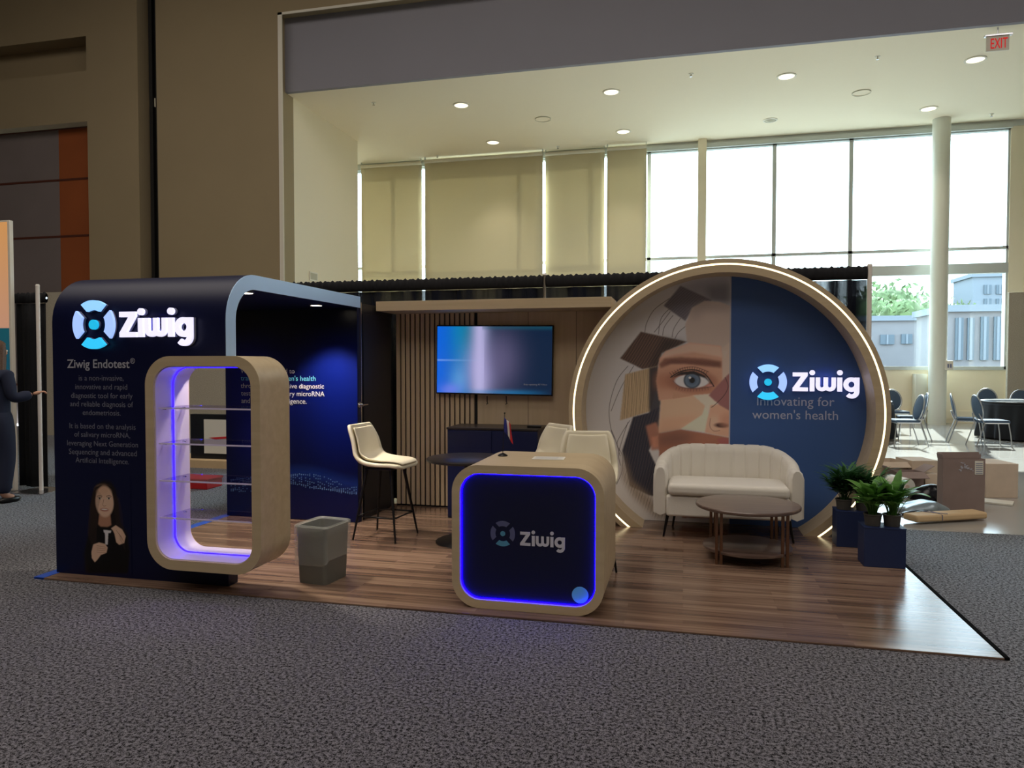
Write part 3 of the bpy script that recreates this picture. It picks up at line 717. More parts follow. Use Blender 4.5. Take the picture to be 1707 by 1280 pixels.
for k in range(10): x = 770+k*5; A.line(PL((x-22, 470+k*6), (x, 640), (x+20, 780+k*10)), .0008, (64, 46, 40), .6)
A.poly(PL((740, 722), (772, 702), (815, 730), (838, 775), (828, 820), (795, 832), (775, 815), (764, 760), (752, 735)), SK, 1, .003)
for k in range(4): A.line(PL((775+k*10, 735+k*12), (798+k*8, 770+k*12), (800+k*4, 800+k*8)), .001, (150, 106, 86), .8)
A.poly(PL((622, 830), (660, 816), (700, 826), (718, 850), (710, 885), (672, 900), (650, 930), (632, 948), (612, 920), (610, 880)), SK, 1, .003)
for k in range(4): A.line(PL((645, 838+k*14), (675, 842+k*14), (704, 848+k*12)), .001, (150, 106, 86), .8)
A.poly(PL((690, 732), (742, 738), (738, 752), (722, 754), (718, 830), (702, 830), (700, 754), (692, 748)), (225, 222, 226), 1, .002)
A.build('portrait_print', attr_mat('print_portrait', .42, spec=.3), yp, t)

# ---- shelf unit in the notch
SX0, SX1, SZ0, SZ1, SY0, SY1 = -3.445, -2.60, .172, 1.572, 4.06, 4.41
t = wthing('display_shelf', (SX0, SY0, SZ0), 'rounded birch shelf frame with clear shelves and blue light strip', 'display shelf')
ro, ri, fr = .19, .13, .065
out = rrect(SX0, SZ0, SX1, SZ1, ro, 12); inn = rrect(SX0+fr, SZ0+fr, SX1-fr, SZ1-fr, ri, 12); lin_ = rrect(SX0+fr+.006, SZ0+fr+.006, SX1-fr-.006, SZ1-fr-.006, ri-.006, 12); led_ = rrect(SX0+fr+.012, SZ0+fr+.012, SX1-fr-.012, SZ1-fr-.012, ri-.012, 12)
MB().ring(out, inn, SY0, SY1).build('frame', 'birch', t)
MB().ring(inn, lin_, SY0+.012, SY1-.012).build('lining', 'white_laminate', t)
ym = (SY0+SY1)/2
MB().ring(lin_, led_, ym-.005, ym+.005).build('light_strip', 'led_blue', t)
for i, py in enumerate((681.5, 741, 803, 865)):
    z = at(262, py, Y=SY0).z
    s_ = MB().box(SX0+fr+.014, SY0+.03, z, SX1-fr-.014, SY1-.03, z+.008, .001).build('glass_shelf', 'acrylic', t)
    sub(MB().box(SX0+fr+.014, SY0+.026, z-.001, SX1-fr-.014, SY0+.03, z+.009), 'edge_glow', 'acrylic_edge_glow', s_)  # lavender strip, the glow of the shelf edge put into its colour
    b_ = MB()
    for x in (SX0+fr+.016, SX1-fr-.016):
        for y in (SY0+.08, SY1-.08): b_.cyl((x-.012, y, z-.006), (x+.012, y, z-.006), .005, n=8)
    sub(b_, 'shelf_pin', 'steel', s_)

# ---- storage closet with door, slat wall, header
t = wthing('storage_closet', (XB, 6.36, .012), 'black storage closet wall with a lever-handled door behind the arch', 'closet')
MB().box(XA, 6.37, .012, XB-.02, 7.2, 2.1).build('body', 'navy_matt' if 0 else 'black_door', t)
d_ = MB().box(XB-.02, 6.43, .02, XB+.004, 7.1, 2.0, .003).build('door', 'black_door', t)
h_ = at(603, 675, X=XB+.03)
sub(MB().cyl((XB, h_.y, h_.z), (XB+.045, h_.y, h_.z), .012, n=12).tube([(XB+.045, h_.y-.01, h_.z), (XB+.048, h_.y+.05, h_.z), (XB+.04, h_.y+.11, h_.z)], .008).cyl((XB+.0, h_.y, h_.z), (XB+.008, h_.y, h_.z), .026, n=20), 'handle', 'chrome', d_)
MB().box(XB-.02, 6.355, .012, XB+.012, 6.375, 2.1).build('edge_strip', 'steel', t)
YB = 7.2
t = wthing('back_wall', (XB, YB, .012), 'wood-toned booth back wall with vertical slats and a deep header beam', 'booth wall')
xe = 1.2
xs1 = at(793, 700, Y=YB).x
MB().box(XB+.02, YB, .012, xe, YB+.04, 2.1).build('panel', 'birch_upright', t)
MB().box(XB+.02, YB-.004, .012, xs1+.02, YB-.001, 2.05).build('slat_backing', 'slat_black', t)
sm_ = MB(); x = XB+.03; k = 0
pitch = .0545
while x < xs1:
    sm_.box(x, YB-.022, .03, x+.040, YB-.004, 2.05, .002, 1); x += pitch; k += 1
sm_.build('slat_cladding', 'birch_upright', t)
sj = MB()
for px in (880, 960): xj = at(px, 700, Y=YB).x; sj.box(xj, YB-.0015, .03, xj+.004, YB+.001, 2.05)
sj.build('joint', 'slat_black', t)
MB().box(XB+.0, 6.73, 2.045, -.66, YB+.04, 2.14, .003).build('header_beam', 'birch', t)

# ---- television
t = wthing('television', (-1.9, 7.1, 1.56), 'wall-mounted television glowing blue and lilac above the navy cabinet', 'television')
TY = 7.12
cs = [at(727, 541, Y=TY), at(922, 543, Y=TY), at(922, 661, Y=TY), at(727, 655.5, Y=TY)]
cx = sum(v.x for v in cs)/4; cz = sum(v.z for v in cs)/4; hw = (cs[1].x+cs[2].x-cs[0].x-cs[3].x)/4; hh = (cs[0].z+cs[1].z-cs[2].z-cs[3].z)/4
tilt = math.atan2(cs[3].z-cs[2].z, 2*hw); Mx = Matrix.Translation((cx, 0, cz)) @ Matrix.Rotation(tilt*.7, 4, 'Y') @ Matrix.Translation((-cx, 0, -cz))
MB().box(cx-hw, TY, cz-hh, cx+hw, TY+.045, cz+hh, .006, M=Mx).build('bezel', 'black_plastic', t)
A = Art(cx-hw+.012, cz-hh+.014, cx+hw-.012, cz+hh-.012, 260, 150)
U = (A.X-A.xs[0])/(A.xs[-1]-A.xs[0]); V = (A.Z-A.zs[0])/(A.zs[-1]-A.zs[0])
A.C[:] = A.c((12, 34, 62))
A.blend(np.clip(1-U/.32, 0, 1)**.5, (10, 100, 225))
A.blend(np.exp(-((U-.25)/.13)**2)*np.clip(.35+V*.7, 0, 1)*.9, (0, 140, 190))
A.blend(np.exp(-((U-.2)/.08)**2-((V-.18)/.22)**2)*.7, (90, 160, 220))
A.blend(np.exp(-((U-.30)/.10)**2-((V-.9)/.3)**2)*.7, (0, 105, 130))
A.blend(np.exp(-((U-.40)/.13)**2-((V-.35)/.40)**2)*.85, (166, 160, 212))
A.blend(np.exp(-((U-.38)/.065)**2)*.9, (186, 180, 226))
A.blend(np.exp(-((U-.57)/.16)**2-((V-.5)/.42)**2)*.75*(U > .42), (96, 90, 126))
A.blend(np.exp(-((V-.49)/.012)**2)*np.clip(1-U/.4, 0, 1)*.5, (150, 190, 240)); A.blend(np.exp(-((U-.12-.1*V)/.09)**2-((V-.05)/.09)**2)*.8, (110, 130, 235))
A.blend(np.exp(-((V-.02)/.04)**2)*.5*np.clip((U-.2)*6, 0, 1)*np.clip((1-U)*3, 0, 1), (20, 130, 190)); A.blend(np.exp(-((V-.98)/.03)**2)*.4*(U > .4), (20, 90, 110))
o = A.build('screen', attr_mat('screen_picture', .2, emit=.95), TY-.002, t)
o.data.transform(Mx)
mb = MB(); a = at(873, 642, Y=TY-.004); b = at(912, 643, Y=TY-.004); text_line(mb, 'Stop repeating All Videos', a.x, b.x, a.z, TY-.004); sub(mb, 'caption', 'print_white', o)
for px in (812, 844):
    q = at(px, 660, Y=TY+.03); MB().tube([(q.x, TY+.03, q.z), (q.x, TY+.03, q.z-.06), (q.x+.008, TY+.03, q.z-.075), (q.x-.006, TY+.02, q.z-.085)], .005, 8).build('bracket_pull', 'black_plastic', t)

# ---- low cabinet with remote
CX0, CX1, CY0, CY1 = -2.25, -1.35, 6.72, 7.17
t = wthing('storage_cabinet', (CX0, CY0, .012), 'low navy cabinet under the television', 'cabinet')
MB().box(CX0, CY0, .012, CX1, CY1, .88, .003).build('body', 'navy', t); MB().box(CX0-.008, CY0-.01, .88, CX1+.008, CY1, .9, .003).build('top', 'dark_top', t)
for x0, x1 in ((CX0+.006, (CX0+CX1)/2-.003), ((CX0+CX1)/2+.003, CX1-.006)): MB().box(x0, CY0-.012, .03, x1, CY0-.001, .872, .002).build('door', 'navy', t)
q = at(891, 711, Z=.91); t = wthing('remote_control', (q.x, q.y, .9), 'small black remote control lying on the navy cabinet', 'remote control')
MB().box(q.x-.07, q.y-.02, .9015, q.x+.07, q.y+.02, .92, .005).build('body', 'black_plastic', t)
mb = MB(); [mb.cyl((q.x-.05+.02*i, q.y+.008*j, .92), (q.x-.05+.02*i, q.y+.008*j, .923), .0035, n=8) for i in range(6) for j in (-1, 1)]; mb.build('button', 'letter_side', t)

# ---- round backdrop
RX, RZ, RO, RS, RI, RY0, RY1 = .33, 1.07, 1.385, 1.338, 1.265, 6.72, 7.16
t = wthing('round_backdrop', (RX, RY0, .012), 'giant circular backdrop ring with warm light strip, face collage and glowing sign', 'backdrop')
def arcpts(r, zmin=.013, n=120):
    a0 = math.asin((zmin-RZ)/r); return [(RX+r*math.cos(a0+(PI-2*a0)*i/n), RZ+r*math.sin(a0+(PI-2*a0)*i/n)) for i in range(n+1)]
a_ = MB(); a_.arc_ring(arcpts(RO), arcpts(RS+.008), RY0, RY1); a_.arc_ring(arcpts(RS-.008), arcpts(RI), RY0, RY1); a_.arc_ring(arcpts(RS+.008), arcpts(RS-.008), RY0+.02, RY1)
a_.build('ring', 'birch', t)
MB().arc_ring(arcpts(RS+.0075), arcpts(RS-.0075), RY0+.002, RY0+.018).build('light_strip', 'led_warm', t)
YP = 7.05
P_ = arcpts(RI+.02, n=90); MB().prism(P_, YP+.004, YP+.05).build('back_board', 'navy_matt', t)
ARTX = Art(RX-RI-.01, .014, RX+RI+.01, RZ+RI+.01, 620, 600)
A = ARTX
def c7(x, y): q = at(1000+x/3.2, 460+y/3.2, Y=YP); return (q.x, q.z)
def PL(*q): return [c7(x, y) for x, y in q]
def E7(x, y, rx, ry, col, a=1, soft=.2, rot=0):
    c = c7(x, y); e = c7(x+rx, y); g = c7(x, y-ry); A.ell(c[0], c[1], abs(e[0]-c[0]), abs(g[1]-c[1]), col, a, soft, rot)
def grain(m, dirx, diry, col, a, freq, seed=0):
    """fine hair-like streaks along a direction inside a mask"""
    q = A.X*diry-A.Z*dirx; l = A.X*dirx+A.Z*diry
    s_ = np.sin(q*freq+3*np.sin(l*6+seed))*.5+np.sin(q*freq*2.3+seed+2*np.sin(l*9))*.5
    A.blend(np.clip(s_, 0, 1)*m*a, col)
A.C[:] = A.c((205, 203, 206)); A.blend(np.clip((1.4-A.Z)/1.5, 0, 1)*.35, (222, 216, 206))
for P in (((370, 120), (290, 180), (250, 250), (240, 300)), ((375, 190), (330, 250), (290, 300)), ((390, 210), (345, 270), (335, 315)), ((430, 225), (395, 280), (385, 325)), ((455, 270), (420, 300), (400, 335)), ((400, 150), (330, 220), (312, 310)),
          ((150, 480), (90, 560), (50, 700), (60, 820), (80, 870)), ((180, 480), (110, 600), (60, 720)), ((160, 770), (110, 850), (92, 900), (120, 960), (118, 1040), (90, 1110)), ((150, 780), (120, 870), (100, 950), (110, 1010)), ((175, 560), (175, 680), (205, 750)), ((60, 820), (85, 880), (108, 960))):
    A.line(PL(*P), .0022, (70, 62, 64), .85)
m = A.poly(PL((400, 60), (540, 20), (697, 0), (697, 170), (600, 140), (500, 130)), (150, 152, 165), .8, .04)
m = A.poly(PL((430, 52), (600, 130), (500, 170), (455, 240), (340, 158)), (104, 100, 112), 1, .004); grain(m, .7, .7, (150, 146, 155), .5, 300)
m = A.poly(PL((560, 60), (697, 40), (697, 150), (590, 135)), (112, 112, 126), .7, .03)
A.poly(PL((490, 170), (560, 132), (640, 138), (697, 160), (697, 400), (560, 380), (465, 355), (455, 262)), (196, 178, 168), 1, .006); A.poly(PL((480, 180), (540, 140), (697, 155), (697, 200), (560, 190), (500, 250)), (150, 138, 138), .5, .04)
m = A.poly(PL((218, 297), (465, 350), (330, 412), (308, 482), (228, 497), (107, 440)), (78, 60, 56), 1, .003); grain(m, -.55, -.83, (150, 116, 98), .75, 260, 1); A.poly(PL((340, 330), (465, 350), (330, 412), (308, 482), (260, 480)), (30, 28, 36), .7, .03)
m = A.poly(PL((135, 525), (305, 480), (312, 560), (268, 722), (107, 770)), (188, 164, 130), 1, .003); grain(m, .03, 1, (92, 72, 56), .8, 300, 2); grain(m, .02, 1, (222, 200, 160), .5, 170, 4)
A.poly(PL((262, 490), (312, 478), (330, 640), (312, 840), (272, 850), (262, 700)), (44, 42, 54), .95, .012)
m = A.poly(PL((176, 752), (262, 728), (312, 700), (312, 840), (262, 930), (300, 1010), (320, 1180), (262, 1170), (160, 1120), (118, 932)), (34, 38, 58), 1, .006)
grain(m, .25, .97, (108, 92, 90), .55, 240, 3); m = A.poly(PL((120, 935), (165, 1090), (262, 1170), (330, 1245), (420, 1290), (300, 1290), (180, 1180), (118, 1080)), (160, 140, 118), .75, .03); grain(m, .3, .95, (60, 52, 50), .7, 220, 5)
A.poly(PL((245, 800), (300, 780), (330, 850), (320, 925), (275, 930)), (176, 120, 100), .9, .012); A.poly(PL((275, 860), (320, 850), (318, 910), (285, 915)), (206, 142, 116), .9, .012)
# eye piece
FACE = PL((318, 440), (350, 402), (480, 355), (645, 372), (665, 440), (697, 380), (697, 620), (500, 650), (390, 660), (315, 665), (300, 560))
A.poly(FACE, (204, 158, 134), 1, .004); A.poly(PL((325, 440), (350, 405), (480, 358), (645, 375), (655, 435), (500, 405), (400, 420)), (222, 190, 172), .8, .01)
A.poly(PL((650, 385), (697, 350), (697, 600), (655, 600)), (206, 186, 172), .9, .006)
A.poly(PL((315, 470), (345, 440), (430, 432), (560, 440), (650, 455), (650, 490), (560, 482), (450, 468), (380, 470), (325, 492)), (132, 84, 72), .9, .012); grain(A.poly(PL((330, 470), (380, 445), (520, 450), (640, 462), (640, 480), (500, 470), (400, 466)), (110, 68, 60), .6, .01), 1, .3, (70, 44, 42), .6, 420)
A.poly(PL((300, 520), (420, 500), (540, 505), (640, 545), (620, 640), (500, 640), (390, 610), (300, 600)), (176, 116, 92), .75, .04)
E7(485, 560, 112, 50, (150, 96, 80), .9, .35); E7(490, 561, 92, 36, (214, 212, 218), 1, .08); E7(590, 585, 22, 8, (200, 140, 130), .9, .4)
E7(492, 556, 46, 44, (44, 54, 72), 1, .08); E7(492, 556, 38, 37, (104, 124, 146), 1, .15); E7(492, 556, 26, 26, (82, 102, 128), 1, .3); E7(492, 556, 15, 15, (14, 16, 24), 1, .1); E7(480, 542, 7, 6, (235, 240, 248), 1, .2)
A.poly(PL((380, 545), (430, 512), (500, 505), (560, 530), (606, 588), (560, 545), (500, 524), (430, 528)), (30, 24, 30), 1, .003)
A.line(PL((378, 540), (430, 510), (500, 500), (562, 524), (608, 588)), .0045, (34, 26, 30)); A.line(PL((392, 520), (440, 492), (510, 486), (580, 512)), .003, (120, 76, 66), .8); A.line(PL((390, 560), (430, 592), (500, 602), (560, 596), (604, 588)), .0022, (96, 66, 66), .8)
for k in range(16):
    x = 385+k*12; y = 540-math.sin((k+1)/18*PI)*38; A.line(PL((x, y), (x-8+k*.8, y-12), (x-14+k*1.6, y-18)), .0014, (24, 18, 24), .9)
for k in range(12):
    x = 410+k*15; y = 590+math.sin((k+1)/13*PI)*12; A.line(PL((x, y), (x-3+k*.5, y+9), (x-5+k*.7, y+13)), .001, (60, 40, 44), .7)
A.poly(PL((325, 662), (388, 655), (500, 636), (565, 690), (545, 750), (430, 818), (313, 838)), (220, 182, 154), 1, .003); A.poly(PL((330, 760), (540, 740), (430, 815), (315, 836)), (208, 164, 134), .7, .03)
A.poly(PL((388, 655), (392, 610), (450, 630), (500, 636)), (196, 150, 124), 1, .003)
A.poly(PL((495, 636), (590, 628), (640, 670), (600, 700), (560, 740), (560, 690)), (222, 206, 190), 1, .003); A.poly(PL((430, 816), (545, 740), (560, 700), (600, 760), (562, 832)), (212, 212, 192), 1, .003)
A.poly(PL((590, 690), (697, 670), (697, 870), (560, 834), (575, 760)), (216, 170, 144), 1, .006); E7(610, 790, 34, 44, (226, 184, 160), .8, .4); E7(650, 796, 38, 13, (70, 38, 38), 1, .35); E7(680, 770, 40, 36, (196, 140, 118), .7, .5); A.line(PL((590, 760), (586, 800), (606, 826), (640, 824)), .003, (150, 100, 84), .7)
A.poly(PL((688, 520), (697, 520), (697, 722), (640, 690), (580, 636), (640, 570)), (156, 104, 104), 1, .003); A.line(PL((668, 540), (684, 590), (660, 640), (610, 690), (594, 700)), .0022, (60, 40, 48), .9)
A.poly(PL((556, 834), (697, 858), (697, 872), (560, 850)), (214, 192, 180), .8, .006)
A.poly(PL((312, 840), (430, 818), (560, 838), (697, 864), (697, 905), (697, 1290), (440, 1290), (320, 1100)), (168, 112, 90), 1, .006); A.poly(PL((312, 846), (420, 826), (520, 850), (440, 900), (310, 905)), (112, 78, 70), .7, .04); A.poly(PL((620, 870), (660, 862), (697, 872), (697, 900), (640, 896)), (170, 96, 96), .9, .008)
A.C[:] = np.clip(A.C*1.22+.025, 0, .85)
# navy half and dividing line
xd = at(1217, 600, Y=YP).x
A.blend((A.X > xd).astype(float), (64, 98, 158)); A.blend((np.abs(A.X-xd) < .005).astype(float), (190, 188, 196))
A.build('printed_picture', attr_mat('print_collage', .42, spec=.5), YP, t, keep=lambda X, Z: (X-RX)**2+(Z-RZ)**2 < (RI+.012)**2)
YS = YP-.05
m4 = [MB(), MB(), MB(), MB()]; c = at(1280.5, 637, Y=YS); rr = abs(at(1312, 637, Y=YS).x-at(1249.5, 637, Y=YS).x)/2
mark(m4, c.x, c.z, rr, YS, YS+.02); lg = None
for mb_, nm, mm in zip(m4, ('top', 'sides', 'bottom', 'dot'), ('mark_top', 'mark_side', 'mark_bottom', 'mark_dot')):
    o = mb_.build('sign_emblem', mm, t) if nm == 'top' else sub(mb_, 'emblem_segment', mm, lg)
    lg = lg or o
mb = MB(); a = at(1321.5, 652, Y=YS); b = at(1433, 654, Y=YS); ziwig(mb, a.x, b.x, a.z, YS, YS+.02); sl = mb.build('sign_letters', 'letter_white', t)
mb = MB(); ziwig(mb, a.x, b.x, a.z, YS+.021, YP-.001); sub(mb, 'letter_return', 'letter_side', sl); m4 = [MB()]*4; mark(m4, c.x, c.z, rr*.97, YS+.021, YP-.001); sub(m4[0], 'emblem_return', 'letter_side', lg)
for py, a, b, s_ in ((675.5, 1262, 1391, 'Innovating for'), (697.5, 1254, 1397, "women's health")):
    mb = MB(); p0 = at(a, py, Y=YP-.003); p1 = at(b, py, Y=YP-.003); text_line(mb, s_, p0.x, p1.x, p0.z, YP-.003); mb.build('lettering', 'print_lilac', t)

# ---- reception counter
DX0, DX1, DY0, DY1, DZ1 = -1.40, -.455, 4.262, 4.99, .9
t = wthing('reception_counter', (DX0, DY0, .012), 'rounded birch reception counter with blue-lit navy front and white emblem', 'counter')
out = rrect(DX0, .013, DX1, DZ1, .17, 14); f = .052; inn = rrect(DX0+f, .013+f, DX1-f, DZ1-f, .125, 14)
MB().ring(out, inn, DY0, DY1).build('frame', 'birch', t)
i2 = rrect(DX0+f+.012, .013+f+.012, DX1-f-.012, DZ1-f-.012, .113, 14)
i3 = rrect(DX0+f+.002, .013+f+.002, DX1-f-.002, DZ1-f-.002, .123, 14); i4 = rrect(DX0+f+.006, .013+f+.006, DX1-f-.006, DZ1-f-.006, .119, 14)
MB().prism(inn, DY0+.05, DY0+.056).build('recess', 'navy_dark', t)
MB().prism(i3, DY0+.032, DY0+.048).build('front_panel', 'counter_navy', t)
MB().ring(i3, i4, DY0+.020, DY0+.0315).build('light_strip', 'led_blue_strong', t)
yy = DY0+.029
m4 = [MB(), MB(), MB(), MB()]; c = at(838, 889.5, Y=yy); rr = .078
rr = abs(at(859, 889, Y=yy).x-at(818, 889, Y=yy).x)/2
mark(m4, c.x, c.z, rr, yy, yy+.003)
mat('pm_grey', (92, 96, 130), .5); mat('pm_teal', (84, 150, 176), .5)
for mb_, mm, nm in zip(m4, ('pm_grey', 'pm_grey', 'pm_teal', 'pm_teal'), 'abcd'): mb_.build('emblem', mm, t)
mb = MB(); a = at(867, 909, Y=yy); b = at(942, 912, Y=yy); ziwig(mb, a.x, b.x, a.z, yy, yy+.003); mb.build('lettering', 'print_white', t)
c = at(967, 992, Y=yy); MB().cyl((c.x, yy, c.z), (c.x, yy+.003, c.z), .05, n=40).build('round_sticker', 'print_teal', t)
MB().prism(inn, DY1-.06, DY1-.04).build('rear_panel', 'birch', t)
# flag
q = at(838, 760, Z=DZ1); t = thing('table_flag', (q.x, q.y, DZ1), 'small french tricolour on a black stand on the counter', 'flag')
MB().lathe([(0, 0), (.032, 0), (.034, .006), (.022, .014), (.006, .02), (0, .02)], n=24).build('base', 'black_plastic', t)
MB().tube([(0, 0, .015), (.006, 0, .14), (.014, 0, .285)], .0025).sphere((.014, 0, .29), .006).build('pole', 'black_metal', t)
fl = MB().build('cloth', 'flag_white', t) if 0 else None
def flagband(u0, u1, m):
    def fn(u, v):
        w_ = u0+(u1-u0)*u; h_ = 1-v
        return (.012+w_*.062*(.7+.3*h_)+.016*(1-v)*0, -.012*math.sin(w_*7+h_*2), .265-h_*.10-w_*(.085)*(.6+.4*h_))
    return solid(MB().grid(fn, 8, 10).build('cloth', m, t, fix=False), .0008)
for u0, u1, m in ((0, .36, 'flag_blue'), (.36, .66, 'flag_white'), (.66, 1, 'flag_red')): flagband(u0, u1, m)
q = at(915, 764, Z=DZ1); t = thing('document', (q.x, q.y, DZ1), 'white printed sheet lying on the counter top', 'paper', rz=R(4))
MB().box(-.105, -.075, .001, .105, .075, .003).build('sheet', 'paper', t)
mb = MB(); [mb.box(-.09, -.06+.022*i, .0032, .09-.03*(i % 2), -.055+.022*i, .0036) for i in range(6)]; mb.build('printed_lines', 'print_grey', t)
# ================================================================== furniture
def make_stool(loc, rz, label):
    """bucket stool, front toward local +X"""
    t = thing('bar_stool', loc, label, 'stool', 'white bar stools', rz)
    # profile: (x, z) from seat front over the seat to the top of the back, half width, side lift
    P = [(.235, .612, .13, .0), (.238, .635, .165, .0), (.215, .655, .19, .002), (.14, .662, .21, .006), (.03, .652, .222, .016), (-.08, .645, .226, .035), (-.15, .655, .226, .06), (-.195, .70, .224, .06), (-.22, .77, .215, .05), (-.24, .86, .205, .035), (-.255, .94, .19, .02), (-.262, .985, .165, .01)]
    def C(u):
        f = u*(len(P)-1); i = min(int(f), len(P)-2); k = f-i; k = k*k*(3-2*k)*.5+k*.5
        return [P[i][j]*(1-k)+P[i+1][j]*k for j in range(4)]
    def fn(u, v):
        x, z, w, l = C(u); s = (v-.5)*2; e = abs(s)**2.6
        fwd = min(1, max(0, (u-.5)/.3)); return (x+e*l*1.5*fwd+.0, s*w, z+e*l*(1.25-.7*fwd)*(1 if u < .75 else .0+1))
    o = MB().grid(fn, 28, 15).build('seat_shell', 'ivory_leather', t); solid(o, .034, -1); subs(o, 1)
    pa = MB().grid(lambda u, v: (lambda q: (q[0]+.004*min(1, max(0, (u-.5)/.3)), q[1]*.8, q[2]+.012*(1-min(1, max(0, (u-.55)/.3)))+.003))(fn(.1+.83*u, v)), 24, 11).build('pad', 'ivory_leather', t); solid(pa, .016, 0); subs(pa, 1)
    MB().box(-.13, -.13, .596, .13, .13, .618, .008).build('seat_plate', 'black_metal', t)
    for sx in (-1, 1):
        for sy in (-1, 1): MB().cyl((sx*.115, sy*.115, .60), (sx*.205, sy*.205, 0), .015, .008, 12).build('leg', 'black_metal', t)
    r = MB(); k = .115+.09*(.60-.2)/.6
    cs = [(-k, -k, .2), (k, -k, .2), (k, k, .2), (-k, k, .2)]
    for a, b in zip(cs, cs[1:]+cs[:1]): r.cyl(a, b, .007, n=8)
    r.build('footrest', 'black_metal', t); return t
ZP = .012
make_stool((-2.53, 5.86, ZP), R(-6), 'white leather bar stool standing alone beside the closet door')
make_stool((-1.23, 6.03, ZP), R(225), 'white bar stool half hidden behind the reception counter, turned to the pub table')
make_stool((-.70, 5.40, ZP), R(-82), 'white bar stool directly behind the right end of the reception counter')
# pub table
t = thing('pub_table', (-1.78, 5.86, ZP), 'round dark pub table on a disc base between stool and counter', 'table')
MB().lathe([(0, .715), (.34, .715), (.352, .708), (.352, .694), (.34, .688), (0, .688)], n=48).build('tabletop', 'dark_top', t)
MB().cyl((0, 0, .012), (0, 0, .69), .03).lathe([(.15, .688), (.15, .675), (.03, .66)], n=24).build('column', 'black_metal', t)
MB().lathe([(0, 0), (.27, 0), (.275, .006), (.26, .014), (.05, .03), (.03, .05)], n=40).build('base', 'black_metal', t)
# loveseat
SXc, SF, SBk = .367, 6.36, 6.99
t = thing('loveseat', (SXc, SF, ZP), 'cream channel-tufted loveseat with curved back and black legs', 'sofa')
def sofa_path(u):
    """centre line of the arm-back wall in plan, u 0..1, right arm front -> back -> left arm front"""
    w = .565; d = .50; r = .30; L1 = d-r; A1 = PI/2*r; L2 = 2*(w-r); tot = 2*L1+2*A1+L2; s = u*tot
    if s < L1: return Vector((w, .09+s)), Vector((-1, 0)), 0
    s -= L1
    if s < A1: a = s/r; return Vector((w-r+r*math.cos(a), .09+L1+r*math.sin(a))), Vector((-math.cos(a), -math.sin(a))), math.sin(a)
    s -= A1
    if s < L2: return Vector((w-r-s, .09+d)), Vector((0, -1)), 1
    s -= L2
    if s < A1: a = PI/2+s/r; return Vector((-(w-r)+r*math.cos(a), .09+L1+r*math.sin(a))), Vector((-math.cos(a), -math.sin(a))), math.sin(a)
    s -= A1; return Vector((-w, .09+d-r-s)), Vector((1, 0)), 0
N = 150; NCH = 15
def sofa_fn(u, v):
    e = 0
    uu = min(1, max(0, u)); p, nrm, b = sofa_path(uu)
    end = min(uu, 1-uu)*2.2/.08; rnd = 1 if end > 1 else math.sqrt(max(0, 1-(1-end)**2))*.55+.45
    h = .60+.165*(b**.8 if b > 0 else 0); th = .062*(.4+.6*rnd)
    ch = abs(math.sin(uu*PI*NCH)); groove = -.014*(1-min(1, ch*2.6))*(1 if .06 < uu < .94 else 0)
    prof = [(0, .20, -1), (0, .24, -1), (0, .40, -1.04), (0, h-.07, -1.0), (0, h-.02, -.75), (0, h, -.3), (0, h, .3), (0, h-.02, .75), (0, h-.07, 1), (0, .45, 1), (0, .36, 1), (0, .20, 1), (0, .18, 0)]
    k = v*(len(prof)-1); i = min(int(k+1e-6), len(prof)-1); _, z, o = prof[i]
    off = o*th; 
    if o > .5 and z > .3: off += groove
    elif o >= -.3 and z > .3: z += groove*.6
    q = p+nrm*off; return (q.x, q.y, z)
mb = MB(); mb.grid(sofa_fn, N, 13); n0 = len(mb.v)
mb.f += [tuple(range(13))[::-1], tuple(range((N-1)*13, N*13))]; mb.sm += [True, True]
body = mb.build('back_and_arms', 'cream_fabric', t)
MB().box(-.512, .035, .185, .512, .56, .365, .02, 4).build('seat_base', 'cream_fabric', t)
cu = MB(); cu.box(-.50, .0, .37, .50, .52, .475, .04, 5); cu.v = [(x, y, z+(.018*(1-(x/.5)**2)*(1-((y-.26)/.26)**2) if z > .42 else 0)) for x, y, z in cu.v]; cu.build('seat_cushion', 'cream_fabric', t)
for x, y in ((-.52, .08), (.52, .08), (-.45, .5), (.45, .5)): MB().cyl((x*.96, y, .20), (x*1.03, y-.01, 0), .016, .009, 12).build('leg', 'black_metal', t)
# coffee table
TX, TYc = .485, 5.87
t = thing('coffee_table', (TX, TYc, ZP), 'round walnut coffee table with lower shelf in front of the loveseat', 'coffee table')
MB().lathe([(0, .424), (.385, .424), (.392, .418), (.392, .404), (.385, .398), (0, .398)], n=56).build('tabletop', 'walnut', t)
MB().lathe([(0, .10), (.33, .10), (.335, .096), (.335, .08), (.33, .076), (0, .076)], n=48).build('lower_shelf', 'walnut', t)
for k in range(4):
    a = R(45+90*k+3); x, y = .335*math.cos(a), .335*math.sin(a)
    MB().box(x-.028, y-.011, 0, x-.006, y+.011, .398, .003).box(x+.006, y-.011, 0, x+.028, y+.011, .398, .003).build('leg', 'brushed_brown', t)
